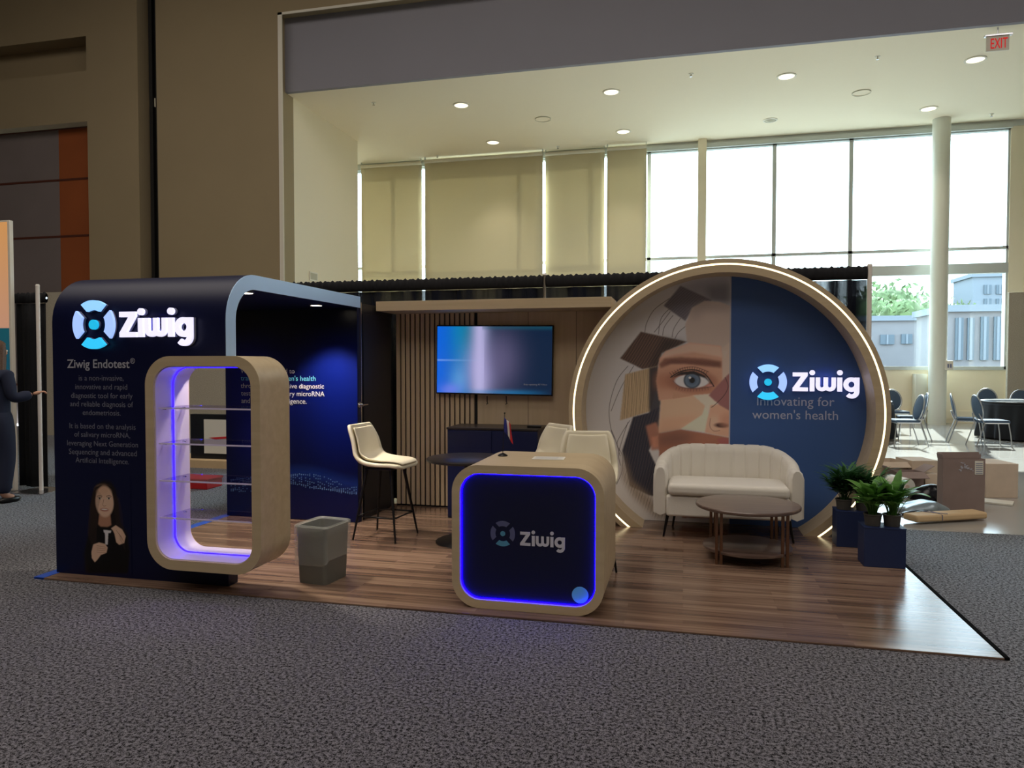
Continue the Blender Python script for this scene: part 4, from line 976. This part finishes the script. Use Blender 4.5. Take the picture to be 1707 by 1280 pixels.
# waste bin with liner
t = thing('waste_bin', (-2.46, 4.60, ZP), 'grey rectangular waste bin with a clear bag folded over its rim', 'waste bin', rz=R(-7))
def tap(z): k = z/.39; return .113+.013*k, .133+.013*k
def bring(z, g=0): a, b = tap(z); return [(x, y, z) for x, y in rrect(-a-g, -b-g, a+g, b+g, .03, 4)]
mb = MB(); L = [bring(0), bring(.02), bring(.2), bring(.38), bring(.39, .006), bring(.39, -.006), bring(.2, -.006), bring(.02, -.006)]; n = len(L[0])
for A_, B_ in zip(L[:-1], L[1:]): mb.add(A_+B_, [(i, (i+1) % n, n+(i+1) % n, n+i) for i in range(n)], True)
mb.add(L[0], [tuple(range(n))[::-1]]); mb.add(L[-1], [tuple(range(n))]); mb.build('body', 'bin_grey', t)
rr_ = random.Random(3); mb = MB(); L = []
for z, g in ((.16, .012), (.165, .016), (.25, .013), (.33, .014), (.395, .012), (.405, .004), (.395, -.012), (.25, -.016), (.06, -.02)):
    q = bring(z, g)
    if g > 0 and z < .3: q = [(x*(1+rr_.uniform(-.01, .03)), y*(1+rr_.uniform(-.01, .03)), z_+(.035*math.sin(i*.35)+rr_.uniform(-.006, .006) if z < .2 else 0)) for i, (x, y, z_) in enumerate(q)]
    L.append(q)
for A_, B_ in zip(L[:-1], L[1:]): mb.add(A_+B_, [(i, (i+1) % n, n+(i+1) % n, n+i) for i in range(n)], True)
mb.build('liner_bag', 'bag_clear', t)

# ---- planters and plants
def planter(x, y, s, label, dp=.2):
    t = thing('planter_box', (x, y, ZP), label, 'planter', 'square navy planters')
    MB().box(-s/2, -s/2, 0, s/2, -s/2+dp, .285, .003).build('body', 'planter_navy', t)
    MB().box(-s/2-.002, -s/2-.002, .285, s/2+.002, -s/2+dp+.002, .297, .002).build('lid', 'planter_navy', t); return t
planter(1.452, 5.95, .285, 'navy cube planter at the booth corner nearest the carpet')
planter(1.375, 6.53, .285, 'navy cube planter standing tight against the round backdrop ring')
def blade(mb, base, yaw, L, w, lean, droop, nseg=7, fold=.25):
    b = Vector(base); d = Vector((math.cos(yaw), math.sin(yaw), 0)); sd_ = Vector((-d.y, d.x, 0)); vs = []
    for i in range(nseg):
        t_ = i/(nseg-1); r = L*(t_*math.sin(lean)+.25*droop*t_*t_); z = L*(t_*math.cos(lean)-droop*t_*t_*.55)
        ww = w*math.sin(PI*min(1, .06+.94*t_**.8))**.8 if t_ < 1 else 0
        c = b+d*r+Vector((0, 0, z)); vs += [c-sd_*ww+Vector((0, 0, ww*fold)), c, c+sd_*ww+Vector((0, 0, ww*fold))]
    f = []
    for i in range(nseg-1): k = i*3; f += [(k, k+3, k+4, k+1), (k+1, k+4, k+5, k+2)]
    mb.add(vs, f, True)
def potted(x, y, z, seed, H, nleaf, label, m='leaf', w=.026, pot=.062, spread=1.0, palm=False):
    rr = random.Random(seed); t = thing('potted_plant', (x, y, z), label, 'plant', 'leafy plants on the planters')
    MB().lathe([(0, 0), (pot*.85, 0), (pot, .075), (pot*1.06, .078), (pot*1.06, .088), (pot*.95, .088), (pot*.93, .07), (0, .07)], n=4 if 0 else 24).build('pot', 'pot_grey', t)
    MB().cyl((0, 0, .068), (0, 0, .074), pot*.92, n=20).build('soil', 'soil', t)
    st = MB(); lf = MB()
    for k in range(nleaf):
        yaw = rr.uniform(0, 2*PI); ln = abs(rr.gauss(0, .45))*spread; h = H*rr.uniform(.45, 1)
        r0 = rr.uniform(0, pot*.5); b = Vector((r0*math.cos(yaw), r0*math.sin(yaw), .07)); top = b+Vector((math.cos(yaw)*h*.45*math.sin(ln), math.sin(yaw)*h*.45*math.sin(ln), h*.55))
        st.tube([b, (b+top)/2+Vector((0, 0, .02)), top], .0022, 5)
        if palm:
            for j in range(7):
                q = b.lerp(top, .4+.6*j/6)
                for s_ in (-1, 1): blade(lf, q, yaw+s_*rr.uniform(.5, 1.1), h*.42, w*.42, .9+rr.uniform(-.2, .2), .5)
            blade(lf, top, yaw, h*.5, w*.5, .7, .6)
        else: blade(lf, top, yaw+rr.uniform(-.5, .5), h*rr.uniform(.4, .6), w*rr.uniform(.75, 1.25), min(1.3, .35+ln*.9+rr.uniform(-.15, .25)), rr.uniform(.2, .9))
    st.build('stem', m, t, fix=False); lf.build('foliage', m, t, fix=False); return t
ztop = ZP+.298
potted(1.385, 5.89, ztop, 5, .34, 85, 'bright green broad-leaved plant in the left pot on the front planter', 'leaf', .03)
potted(1.52, 5.90, ztop, 9, .34, 85, 'bright green broad-leaved plant in the right pot on the front planter', 'leaf', .03)
potted(1.30, 6.48, ztop, 11, .42, 32, 'dark feathery plant on the left of the rear planter', 'leaf_dark', .024, spread=1.0, palm=True)
potted(1.45, 6.47, ztop, 15, .40, 32, 'dark feathery plant on the right of the rear planter', 'leaf_dark', .024, spread=1.0, palm=True)

# ---- drapes and their poles
YD = 7.42
def drape(x0, x1, z0, z1, y, name, label, group=None, folds=9, see=True):
    t = wthing(name, (x0, y, 0), label, 'drape', group); rr = random.Random(int(x0*100)); ph = [rr.uniform(0, 6) for _ in range(4)]
    n = int((x1-x0)*70)
    def fn(u, v):
        x = x0+(x1-x0)*u; k = .45+.55*(1-v); return (x, y+.028*k*math.sin(x*folds*2.2+ph[0]+math.sin(x*3+ph[1]))+.012*math.sin(x*55+ph[2])*k, z0+(z1-.13-z0)*v)
    solid(MB().grid(fn, n, 8).build('cloth', 'drape_sheer' if see else 'drape_black', t, fix=False), .002)
    def top(u, v):
        x = x0+(x1-x0)*u; a = PI*2*v; return (x, y+.026*math.sin(a)*(1+.25*math.sin(x*75)), z1-.065+.062*math.cos(a)+(.006*math.sin(x*80)+.005*math.sin(x*131) if math.cos(a) > .3 else 0))
    MB().grid(top, n*2, 13).build('rod_pocket', 'drape_black', t, fix=False)
    MB().cyl((x0, y, z1-.07), (x1, y, z1-.07), .014).build('crossbar', 'steel', t); return t
mat('drape_black', (15, 16, 22), .9, bump=.3, bscale=120)
m = clear_mat('drape_sheer'); nt = m.node_tree
for n_ in list(nt.nodes):
    if n_.type != 'OUTPUT_MATERIAL': nt.nodes.remove(n_)
t_ = nt.nodes.new('ShaderNodeBsdfTransparent'); d_ = nt.nodes.new('ShaderNodeBsdfDiffuse'); d_.inputs[0].default_value = srgb(24, 26, 34); mx = nt.nodes.new('ShaderNodeMixShader')
tc = nt.nodes.new('ShaderNodeTexCoord'); mp = nt.nodes.new('ShaderNodeMapping'); mp.inputs['Scale'].default_value = (2.2, 1, .05); nz = nt.nodes.new('ShaderNodeTexNoise'); nz.inputs['Scale'].default_value = 4; nz.inputs['Detail'].default_value = 5
cr = nt.nodes.new('ShaderNodeValToRGB'); cr.color_ramp.elements[0].position = .35; cr.color_ramp.elements[0].color = (.72, .72, .72, 1); cr.color_ramp.elements[1].position = .6; cr.color_ramp.elements[1].color = (.97, .97, .97, 1)
nt.links.new(tc.outputs['Object'], mp.inputs[0]); nt.links.new(mp.outputs[0], nz.inputs['Vector']); nt.links.new(nz.outputs['Fac'], cr.inputs[0]); nt.links.new(cr.outputs[0], mx.inputs[0])
nt.links.new(t_.outputs[0], mx.inputs[1]); nt.links.new(d_.outputs[0], mx.inputs[2]); nt.links.new(mx.outputs[0], nt.nodes['Material Output'].inputs[0])
xe_ = at(1449, 500, Y=YD).x
xm = at(908, 480, Y=YD).x; xl = -4.55
drape(xl, xm-.02, .03, 2.44, YD, 'black_drape', 'long black sheer drape behind the arch and television wall', 'black drapes behind the booth')
drape(xm+.02, xe_-.02, .03, 2.44, YD, 'black_drape', 'black sheer drape rising either side of the round backdrop ring', 'black drapes behind the booth')
def pole(x, y, label, z=2.46, w=.22, zb=0):
    t = thing('drape_pole', (x, y, zb), label, 'pole', 'upright drape poles')
    MB().cyl((0, 0, .006), (0, 0, z-.02), .022, n=20).build('upright', 'pole_white' if w > .2 else 'steel', t); MB().cyl((0, 0, z-.02), (0, 0, z), .025, .018, n=20).build('cap', 'pole_white', t)
    MB().box(-w, -w, 0, w, w, .008, .002).build('base_plate', 'steel', t); return t
mat('pole_white', (238, 232, 224), .35)
pole(xe_, YD-.0, 'metal drape pole at the right end of the black drape, in front of the window')
pole(xm, YD, 'metal drape pole seen above the header beam between the two drapes', w=.19)
q = at(69, 818, Z=0); pole(q.x, q.y, 'free-standing white drape pole with square plate beside the arch')
YL = q.y+.14; xa_ = at(28, 600, Y=YL).x; xb_ = at(83, 600, Y=YL).x
drape(xa_, xb_-.03, .02, 2.38, YL, 'black_drape', 'black opaque drape hanging behind the free-standing white pole', 'black drapes behind the booth', see=False)
# ---- gradient banner wall at the far left edge
YBn = 6.95; x1 = at(20, 600, Y=YBn).x; zt = at(10, 367, Y=YBn).z; x0 = x1-1.6
t = wthing('banner_wall', (x0, YBn, 0), 'backlit fabric banner wall fading from orange to peach above teal', 'banner')
MB().box(x0, YBn, .01, x1, YBn+.05, zt, .004).build('frame', 'trim_white', t)
A = Art(x0, .04, x1-.03, zt-.02, 30, 260); zsp = at(5, 546, Y=YBn).z
tt = np.clip((A.Z-zsp)/(zt-zsp), 0, 1)[..., None]; A.C[:] = A.c((226, 168, 136))*(1-tt)+A.c((246, 176, 104))*tt
A.blend((A.Z < zsp).astype(float), (18, 92, 104)); A.blend(((A.Z < zsp).astype(float))*np.clip((zsp-A.Z)/1.3, 0, 1)*.6, (20, 60, 110))
A.build('printed_fabric', attr_mat('banner_print', .6, emit=.62), YBn-.002, t)

# ---- people
def skinned(name, nodes, edges, m, parent=None, roots=(0,), sub=2):
    """nodes: (x, y, z, rx, ry); edges: index pairs; grows one smooth surface"""
    me = bpy.data.meshes.new(name); me.from_pydata([n_[:3] for n_ in nodes], edges, []); o = bpy.data.objects.new(name, me); COL.objects.link(o)
    sk = o.modifiers.new('skin', 'SKIN'); sk.use_smooth_shade = True; lay = me.skin_vertices[0]
    for i, n_ in enumerate(nodes): lay.data[i].radius = (n_[3], n_[4] if len(n_) > 4 else n_[3]); lay.data[i].use_root = i in roots
    subs(o, sub); bpy.context.view_layer.update(); dg = bpy.context.evaluated_depsgraph_get()
    m2 = bpy.data.meshes.new_from_object(o.evaluated_get(dg)); vs = [v.co[:] for v in m2.vertices]; fs = [tuple(p.vertices) for p in m2.polygons]
    bpy.data.objects.remove(o); return vs, fs
def person(loc, rz, label, arm, legs, hair, jacket, trousers, h=1.0, long=True, bag=False):
    """faces local +Y; arm: list of right-arm joints; z up from the floor"""
    t = thing('person', loc, label, 'person', rz=rz)
    la = arm[1]; ra = arm[0]
    N_ = [(0, 0, .98, .135, .10), (0, 0, 1.12, .115, .085), (0, .0, 1.28, .14, .10), (0, 0, 1.40, .12, .085), (0, 0, 1.47, .052, .052), (0, .01, 1.54, .05, .05), (0, .02, 1.60, .07, .085), (0, .015, 1.68, .072, .09), (0, .01, 1.745, .045, .055)]
    E = [(i, i+1) for i in range(8)]; E_ = list(E); nodes = list(N_)
    def chain(frm, pts):
        p = frm
        for q in pts: nodes.append(q); E_.append((p, len(nodes)-1)); p = len(nodes)-1
        return p
    for s, A_ in ((1, ra), (-1, la)): chain(3, [(s*.15, 0, 1.40, .055)]+[tuple(a) for a in A_])
    for L_ in legs: chain(0, [tuple(a) for a in L_])
    vs, fs = skinned('b', nodes, E_, None); mb = MB().add(vs, fs, True)
    for s, A_ in ((1, ra), (-1, la)):    # palm and fingers
        w_ = Vector(A_[-1][:3]); e_ = Vector(A_[-2][:3]); d = (w_-e_).normalized(); up = Vector((0, 0, 1)) if abs(d.z) < .7 else Vector((0, 1, 0)); sd_ = d.cross(up).normalized(); nn = sd_.cross(d).normalized()
        v2, f2 = skinned('p', [tuple(w_)+(.024, .02), tuple(w_+d*.045)+(.038, .022), tuple(w_+d*.08)+(.037, .02)], [(0, 1), (1, 2)], None); mb.add(v2, f2, True)
        for k in range(4):
            o_ = sd_*(-.027+.018*k); L0 = (.030, .036, .034, .026)[k]; b0 = w_+d*.075+o_
            v2, f2 = skinned('f', [tuple(b0)+(.0088,), tuple(b0+d*L0)+(.0082,), tuple(b0+d*L0*1.55-nn*L0*.55)+(.0076,), tuple(b0+d*L0*1.65-nn*L0*1.15)+(.0066,)], [(0, 1), (1, 2), (2, 3)], None, sub=1); mb.add(v2, f2, True)
        b0 = w_+d*.025-sd_*.028; v2, f2 = skinned('f', [tuple(b0)+(.011,), tuple(b0+d*.03-sd_*.022-nn*.008)+(.0095,), tuple(b0+d*.06-sd_*.024-nn*.018)+(.008,)], [(0, 1), (1, 2)], None, sub=1); mb.add(v2, f2, True)
    mb.sphere((0, .105, 1.635), .016, 2, (.8, 1.1, 1.3)); 
    for s in (-1, 1): mb.sphere((s*.078, .01, 1.64), .022, 2, (.45, .8, 1.3))
    b = mb.build('body', 'skin', t, fix=False)
    for s in (-1, 1): MB().sphere((s*.032, .094, 1.66), .011).build('eye', 'trim_white', t)
    MB().sphere((0, .1, 1.59), .02, 2, (1.2, .35, .35)).build('mouth', 'red_rail', t)
    # jacket
    J = [(0, -.005, .84, .165, .13), (0, 0, 1.05, .145, .11), (0, 0, 1.25, .165, .12), (0, 0, 1.39, .145, .10), (0, 0, 1.455, .075, .07)]; nodes = list(J); E_ = [(i, i+1) for i in range(4)]
    for s, A_ in ((1, ra), (-1, la)):
        pts = [(s*.165, 0, 1.395, .074)]+[(a[0], a[1], a[2], a[3]+.018) for a in A_[:-1]]; w_ = Vector(A_[-1][:3]); e_ = Vector(A_[-2][:3]); q = e_.lerp(w_, .88); pts.append((q.x, q.y, q.z, .042)); chain(3, pts)
    vs, fs = skinned('j', nodes, E_, None); MB().add(vs, fs, True).build('jacket', jacket, t, fix=False)
    nodes = [(0, -.005, .98, .155, .12), (0, -.005, 1.06, .13, .1)]; E_ = [(0, 1)]
    for L_ in legs: chain(0, [(a[0], a[1], max(a[2], .07), a[3]+.03) for a in L_[:3]])
    vs, fs = skinned('t', nodes, E_, None); MB().add(vs, fs, True).build('trousers', trousers, t, fix=False)
    for L_ in legs:
        x, y, z = L_[-2][:3]; dx, dy = L_[-1][0]-x, L_[-1][1]-y; a_ = math.atan2(dx, dy)
        Mt = Matrix.Translation((x, y, 0)) @ Matrix.Rotation(-a_, 4, 'Z')
        sh_ = MB(); sh_.box(-.042, -.065, .0, .042, .19, .025, .01, M=Mt); sh_.sphere((0, 0, 0), 1, 3); k = len(sh_.v)-642
        sh_.v[k:] = [tuple(Mt @ Vector((v[0]*.042, .07+v[1]*.12, .03+v[2]*.045))) for v in sh_.v[k:]]; sh_.build('shoe', 'black_plastic', t)
    hr = MB()
    def hf(u, v):
        a = 2*PI*u; r = 1+.02*math.sin(a*13)+.012*math.sin(a*29)
        if v < .5: e = PI*v; rr_ = math.sin(e); z = 1.685+.098*math.cos(e); x = .094*rr_*math.cos(a)*r; y = .0+.108*rr_*math.sin(a)*r
        else: k = (v-.5)*2; z = 1.685-k*(.36 if long else .13); wv = 1+k*(.5 if long else -.15); x = .094*wv*math.cos(a)*r; y = (.108*math.sin(a)*(1-.2*k))*r-.035*k
        if math.sin(a) > .2 and v > .38: y = min(y, .055)
        return (x, y, z)
    hr.grid(hf, 64, 22, closeu=True).build('hair', hair, t); return t
q = at(6, 838, Z=0)
legs = [[(.09, .0, .86, .085), (.10, .03, .50, .06), (.10, -.02, .09, .042), (.10, .10, .045, .035)], [(-.09, 0, .86, .085), (-.10, -.04, .50, .06), (-.11, -.12, .09, .042), (-.11, .0, .045, .035)]]
armR = [(.22, .02, 1.14, .050), (.255, .15, 1.17, .042), (.275, .205, 1.185, .030)]; armL = [(-.22, -.02, 1.13, .046), (-.23, .08, .92, .036), (-.23, .10, .86, .024)]
person((q.x-.06, q.y, 0), R(-8), 'woman with long brown hair in a dark navy suit, hand held out', (armR, armL), legs, 'hair_brown', 'suit_navy', 'suit_navy')
q = at(118, 795, Z=0); armR = [(.22, -.03, 1.14, .046), (.24, .05, .92, .036), (.24, .07, .85, .024)]; armL2 = [(-.25, -.02, 1.16, .046), (-.24, .12, 1.0, .036), (-.18, .2, 1.02, .024)]
person((q.x, q.y+.5, 0), R(15), 'person in black clothes mostly hidden behind the navy arch', (armR, armL2), legs, 'suit_black', 'suit_black', 'suit_black', long=False)

# ---- furniture seen through the shelf unit, left of the booth
YQ = 9.2; a = at(300, 770, Y=YQ); b = at(392, 785, Y=YQ); lx = at(296, 700, Y=YQ).x
t = wthing('side_counter', (a.x-1.2, YQ, 0), 'low counter with tan top and grey front, seen through the shelf unit', 'counter')
MB().box(a.x-1.2, YQ, 0, b.x+.4, YQ+.6, b.z, .005).build('body', 'grey_panel', t); MB().box(a.x-1.25, YQ-.04, b.z, b.x+.45, YQ+.64, at(330, 766, Y=YQ).z, .006).build('top', 'kraft', t)
zt = at(330, 766, Y=YQ).z; a2 = at(317, 690, Y=YQ+.1); b2 = at(420, 768, Y=YQ+.1)
t = wthing('monitor_case', (a2.x, YQ+.1, zt), 'dark upright display board carrying a white poster, on the tan-topped counter', 'display board')
MB().box(a2.x, YQ+.1, zt+.002, b2.x, YQ+.2, a2.z, .006).build('board', 'black_door', t)
a3 = at(340, 699, Y=YQ+.09); b3 = at(390, 757, Y=YQ+.09)
po3 = MB().box(a3.x, YQ+.085, b3.z, b3.x, YQ+.097, a3.z, .001).build('poster', 'paper', t)
mb = MB(); cR_ = at(364, 730, Y=YQ+.083); mb.prism([(cR_.x-.16, cR_.z), (cR_.x-.05, cR_.z-.02), (cR_.x+.2, cR_.z), (cR_.x+.2, cR_.z+.03), (cR_.x-.04, cR_.z+.012)], YQ+.081, YQ+.084); sub(mb, 'red_mark', 'exit_red' if 0 else 'flag_red', po3)
q = at(318, 806, Y=YQ-.02); t = wthing('red_mat', (q.x, YQ-.3, 0), 'small flat red box on the carpet by the low counter', 'box')
g_ = at(315, 815, Z=0); MB().box(g_.x-.3, g_.y, .0, g_.x+.25, g_.y+.3, .10, .01).build('body', 'flag_red', t); MB().box(g_.x-.31, g_.y-.01, .10, g_.x+.26, g_.y+.31, .13, .01).build('lid', 'flag_red', t)
# beige tiled pier far behind
a = at(296, 600, Y=12.5); b = at(372, 600, Y=12.5)
struct(MB().box(at(60, 600, Y=12.6).x, 12.6, 0, at(430, 600, Y=12.6).x, 12.8, at(85, 487, Y=12.6).z), 'wall_low_screen', 'fabric_partition')

# ---- banquet chairs and tables in the concourse
def make_chair():
    t = thing('banquet_chair', (0, 0, 0), 'x', 'chair', 'banquet chairs in the sunlit concourse')   # front toward +X
    MB().box(-.20, -.21, .42, .23, .21, .485, .03, 4).build('seat', 'chair_fabric', t)
    bk = MB(); bm = bmesh.new(); bmesh.ops.create_uvsphere(bm, u_segments=28, v_segments=14, radius=1)
    Mb = Matrix.Translation((-.245, 0, .70)) @ Matrix.Rotation(R(-12), 4, 'Y') @ Matrix.Diagonal((.028, .19, .225, 1))
    bk.bm(bm, True, Mb).build('backrest', 'chair_fabric', t)
    ov = []
    for i in range(36):
        a = 2*PI*i/36; v = Matrix.Translation((-.245, 0, .70)) @ Matrix.Rotation(R(-12), 4, 'Y') @ Vector((0, .205*math.cos(a), .24*math.sin(a))); ov.append(v)
    MB().tube(ov, .011, 8, closed=True).build('back_frame', 'chair_frame', t)
    MB().tube([(-.2, -.20, .43), (.2, -.20, .43), (.22, -.18, .43), (.22, .18, .43), (.2, .20, .43), (-.2, .20, .43)], .010, 8).build('seat_frame', 'chair_frame', t)
    for s in (-1, 1):
        MB().tube([(.20, s*.195, .43), (.235, s*.205, .2), (.25, s*.21, 0)], .0105, 8).build('leg', 'chair_frame', t)
        MB().tube([(-.27, s*.13, .60), (-.235, s*.17, .50), (-.20, s*.20, .42), (-.28, s*.205, .18), (-.34, s*.21, 0)], .0105, 8).build('leg', 'chair_frame', t)
    return t
def face(px, py, rz, label, first=[None]):
    q = at(px, py, Z=0)
    if first[0] is None: first[0] = make_chair(); o = first[0]
    else: o = copy_tree(first[0])
    o.location = (q.x, q.y, 0); o.rotation_euler = (0, 0, rz); o['label'] = label
for a in ((1507, 742, R(186), 'banquet chair nearest the round backdrop ring, facing left, in sun'), (1517, 733, R(176), 'banquet chair just behind the left-facing one nearest the ring'),
          (1493, 721, R(-85), 'banquet chair with oval back facing us beside the backdrop ring'), (1652, 743, R(4), 'banquet chair in front of the black-clothed table, facing right'),
          (1613, 738, R(-12), 'banquet chair second from the window column, facing right'), (1650, 716, R(-95), 'banquet chair behind the black-clothed table, oval back showing above it'), (1706, 722, R(-100), 'banquet chair cut by the right picture edge behind the black table')):
    face(*a)
def round_table(px, py, label):
    q = at(px, py, Z=0); t = thing('banquet_table', (q.x, q.y, 0), label, 'table', 'round banquet tables')
    MB().lathe([(0, .76), (.91, .76), (.915, .75), (.91, .735), (0, .735)], n=56).build('tabletop', 'dark_top', t)
    for k in range(4): a = PI/4+k*PI/2; MB().cyl((.45*math.cos(a), .45*math.sin(a), 0), (.45*math.cos(a), .45*math.sin(a), .735), .018, n=10).build('leg', 'black_metal', t)
    c = wthing('tablecloth', (q.x, q.y, 0), 'black floor-length cloth over the '+label.split(' table')[0].replace('round ', '')+' table', 'tablecloth', 'black tablecloths')
    def fn(u, v):
        a = 2*PI*u
        if v < .4: r = .925*v/.4; z = .765; w_ = 0
        else: k = (v-.4)/.6; r = .925+.06*k+.035*k*math.sin(a*19)+.02*k*math.sin(a*31+1); z = .763-.73*k
        return (q.x+r*math.cos(a), q.y+r*math.sin(a), z)
    MB().grid(fn, 160, 12, closeu=True).build('cloth', 'black_cloth', c)
round_table(1722, 731, 'round right-hand banquet table cut by the picture edge')
round_table(1404, 728, 'round banquet table hidden behind the backdrop ring')

# ---- packing material behind the booth
def carton(px0, px1, pyt, pyb, dep, label, m='cardboard', rz=0, flaps=None, name='cardboard_box'):
    a = at(px0, pyb, Z=0); b = at(px1, pyb, Z=0); w_ = (b-a).length; c = (a+b)/2; zt = at((px0+px1)/2, pyt, Y=c.y).z
    ang = math.atan2(b.y-a.y, b.x-a.x)+rz; t = thing(name, (c.x, c.y, 0), label, 'box', rz=ang)
    o = MB()
    if flaps: # open topped
        k = .006; o.box(-w_/2, 0, 0, w_/2, k, zt).box(-w_/2, dep-k, 0, w_/2, dep, zt).box(-w_/2, k, 0, -w_/2+k, dep-k, zt).box(w_/2-k, k, 0, w_/2, dep-k, zt).box(-w_/2, 0, 0, w_/2, dep, k)
    else: o.box(-w_/2, 0, 0, w_/2, dep, zt, .004)
    body_ = o.build('body', m, t)
    for (ax, ang_, L_) in (flaps or []):
        f_ = MB()
        if ax == 'f': f_.box(-w_/2, -.003, 0, w_/2, .003, L_, M=Matrix.Translation((0, 0, zt)) @ Matrix.Rotation(R(ang_), 4, 'X'))
        if ax == 'b': f_.box(-w_/2, -.003, 0, w_/2, .003, L_, M=Matrix.Translation((0, dep, zt)) @ Matrix.Rotation(R(ang_), 4, 'X'))
        if ax == 'l': f_.box(-.003, 0, 0, .003, dep, L_, M=Matrix.Translation((-w_/2, 0, zt)) @ Matrix.Rotation(R(ang_), 4, 'Y'))
        if ax == 'r': f_.box(-.003, 0, 0, .003, dep, L_, M=Matrix.Translation((w_/2, 0, zt)) @ Matrix.Rotation(R(ang_), 4, 'Y'))
        f_.build('flap', m, t)
    return t, w_, zt
t, w_, zt = carton(1571, 1641, 765, 853, .10, 'tall open brown carton with a printed white label, front of the pile', 'cardboard_dark', flaps=[('l', -10, .05), ('b', -8, .06)])
MB().box(w_*.25, -.004, zt-.16, w_*.45, -.001, zt-.02).build('label', 'paper', t); mb = MB(); [mb.box(w_*.27, -.006, zt-.15+.02*i, w_*.43, -.004, zt-.143+.02*i) for i in range(6)]; mb.build('label_print', 'letter_side', t)
mb = MB()
for i in range(14): rr = random.Random(i); x = rr.uniform(-.08, .09); z = zt-rr.uniform(.03, .13); mb.box(x, -.004, z, x+rr.uniform(.01, .03), -.001, z+rr.uniform(.005, .02))
mb.build('printed_marks', 'print_grey', t)
carton(1568, 1634, 757, 843, .04, 'flattened carton leaning behind the tall labelled one', 'cardboard_dark')
carton(1644, 1696, 773, 830, .45, 'closed tan carton to the right of the tall labelled one', 'cardboard', rz=R(-3))
carton(1466, 1512, 770, 803, .4, 'tan carton half hidden by the backdrop ring', 'cardboard', flaps=[('f', 120, .12)])
carton(1520, 1564, 768, 805, .4, 'closed tan carton between the ring and the tall labelled one', 'cardboard')
carton(1494, 1540, 787, 812, .22, 'low brown open carton with drooping flaps in front of the tan pair', 'cardboard_dark', flaps=[('f', 115, .14), ('l', -60, .15), ('r', 60, .15)])
carton(1542, 1566, 790, 812, .3, 'small brown carton beside the low open one', 'cardboard')
def heap(name, px0, px1, pyb, wy, h, m, label, cat, seed, rz=0):
    a = at(px0, pyb, Z=0); b = at(px1, pyb, Z=0); c = (a+b)/2; L_ = (b-a).length; rr = random.Random(seed); p = [rr.uniform(0, 6) for _ in range(6)]
    t = thing(name, (c.x, c.y+wy/2, 0), label, cat, rz=math.atan2(b.y-a.y, b.x-a.x)+rz)
    def fn(u, v):
        a_ = 2*PI*u; rd = math.sin(PI*v/1.0*.5) if v < 1 else 1; e = 1+.10*math.sin(3*a_+p[0])+.06*math.sin(7*a_+p[1])
        x = L_/2*rd*e*math.cos(a_); y = wy/2*rd*e*math.sin(a_); z = h*max(0, math.cos(PI/2*v))**.6*(1+.25*math.sin(x*11+p[2])+.2*math.sin(y*17+x*5+p[3]))+.002
        return (x, y, z)
    MB().grid(fn, 60, 18, closeu=True).build('sheet', m, t); return t
heap('plastic_bag', 1519, 1612, 836, .35, .13, 'bag_black', 'crumpled black plastic bag lying against the tall labelled carton', 'bag', 3)
heap('plastic_film', 1500, 1592, 858, .34, .10, 'film', 'heap of shiny silvery plastic film on the floor behind the planters', 'plastic film', 8, R(6))
heap('plastic_bag', 1500, 1640, 861, .12, .04, 'bag_black', 'flat black plastic bag under the kraft packet', 'bag', 21)
a = at(1520, 873, Z=0); b = at(1638, 866, Z=0); c = (a+b)/2; L_ = (b-a).length
t = thing('kraft_packet', (c.x, c.y, 0), 'flat kraft paper packet tied with string on the polished floor', 'packet', rz=math.atan2(b.y-a.y, b.x-a.x))
MB().box(-L_/2, -.06, .02, L_/2, .12, .085, .02, 3).build('wrapper', 'kraft', t)
MB().tube([(-.12, -.064, .03), (-.12, -.062, .08), (-.12, .0, .089), (-.11, .122, .086)], .004, 6).tube([(-.2, .1, .088), (-.12, .0, .09), (-.05, -.05, .088)], .003, 6).build('string', 'letter_side', t)
q = at(1512, 826, Z=0); t = thing('paper_roll', (q.x, q.y, .10), 'white roll standing behind the front plants', 'roll', rz=R(20))
MB().cyl((0, 0, 0), (0, .3, 0), .10, n=32).build('roll', 'paper', t); MB().cyl((0, -.004, 0), (0, .302, 0), .025, n=16).build('core', 'cardboard', t)
q = at(1660, 838, Z=0); t = thing('foam_sheet', (q.x, q.y, 0), 'small white foam sheet on the floor below the closed tan carton', 'foam', rz=R(-25))
MB().box(-.16, -.12, 0, .16, .12, .02, .004).build('sheet', 'paper', t)

for o in WT:
    if '_o' in o: del o['_o']
for o in SC.objects:
    if o.type == 'EMPTY' and not o.children: print('EMPTY WITHOUT CHILD', o.name)
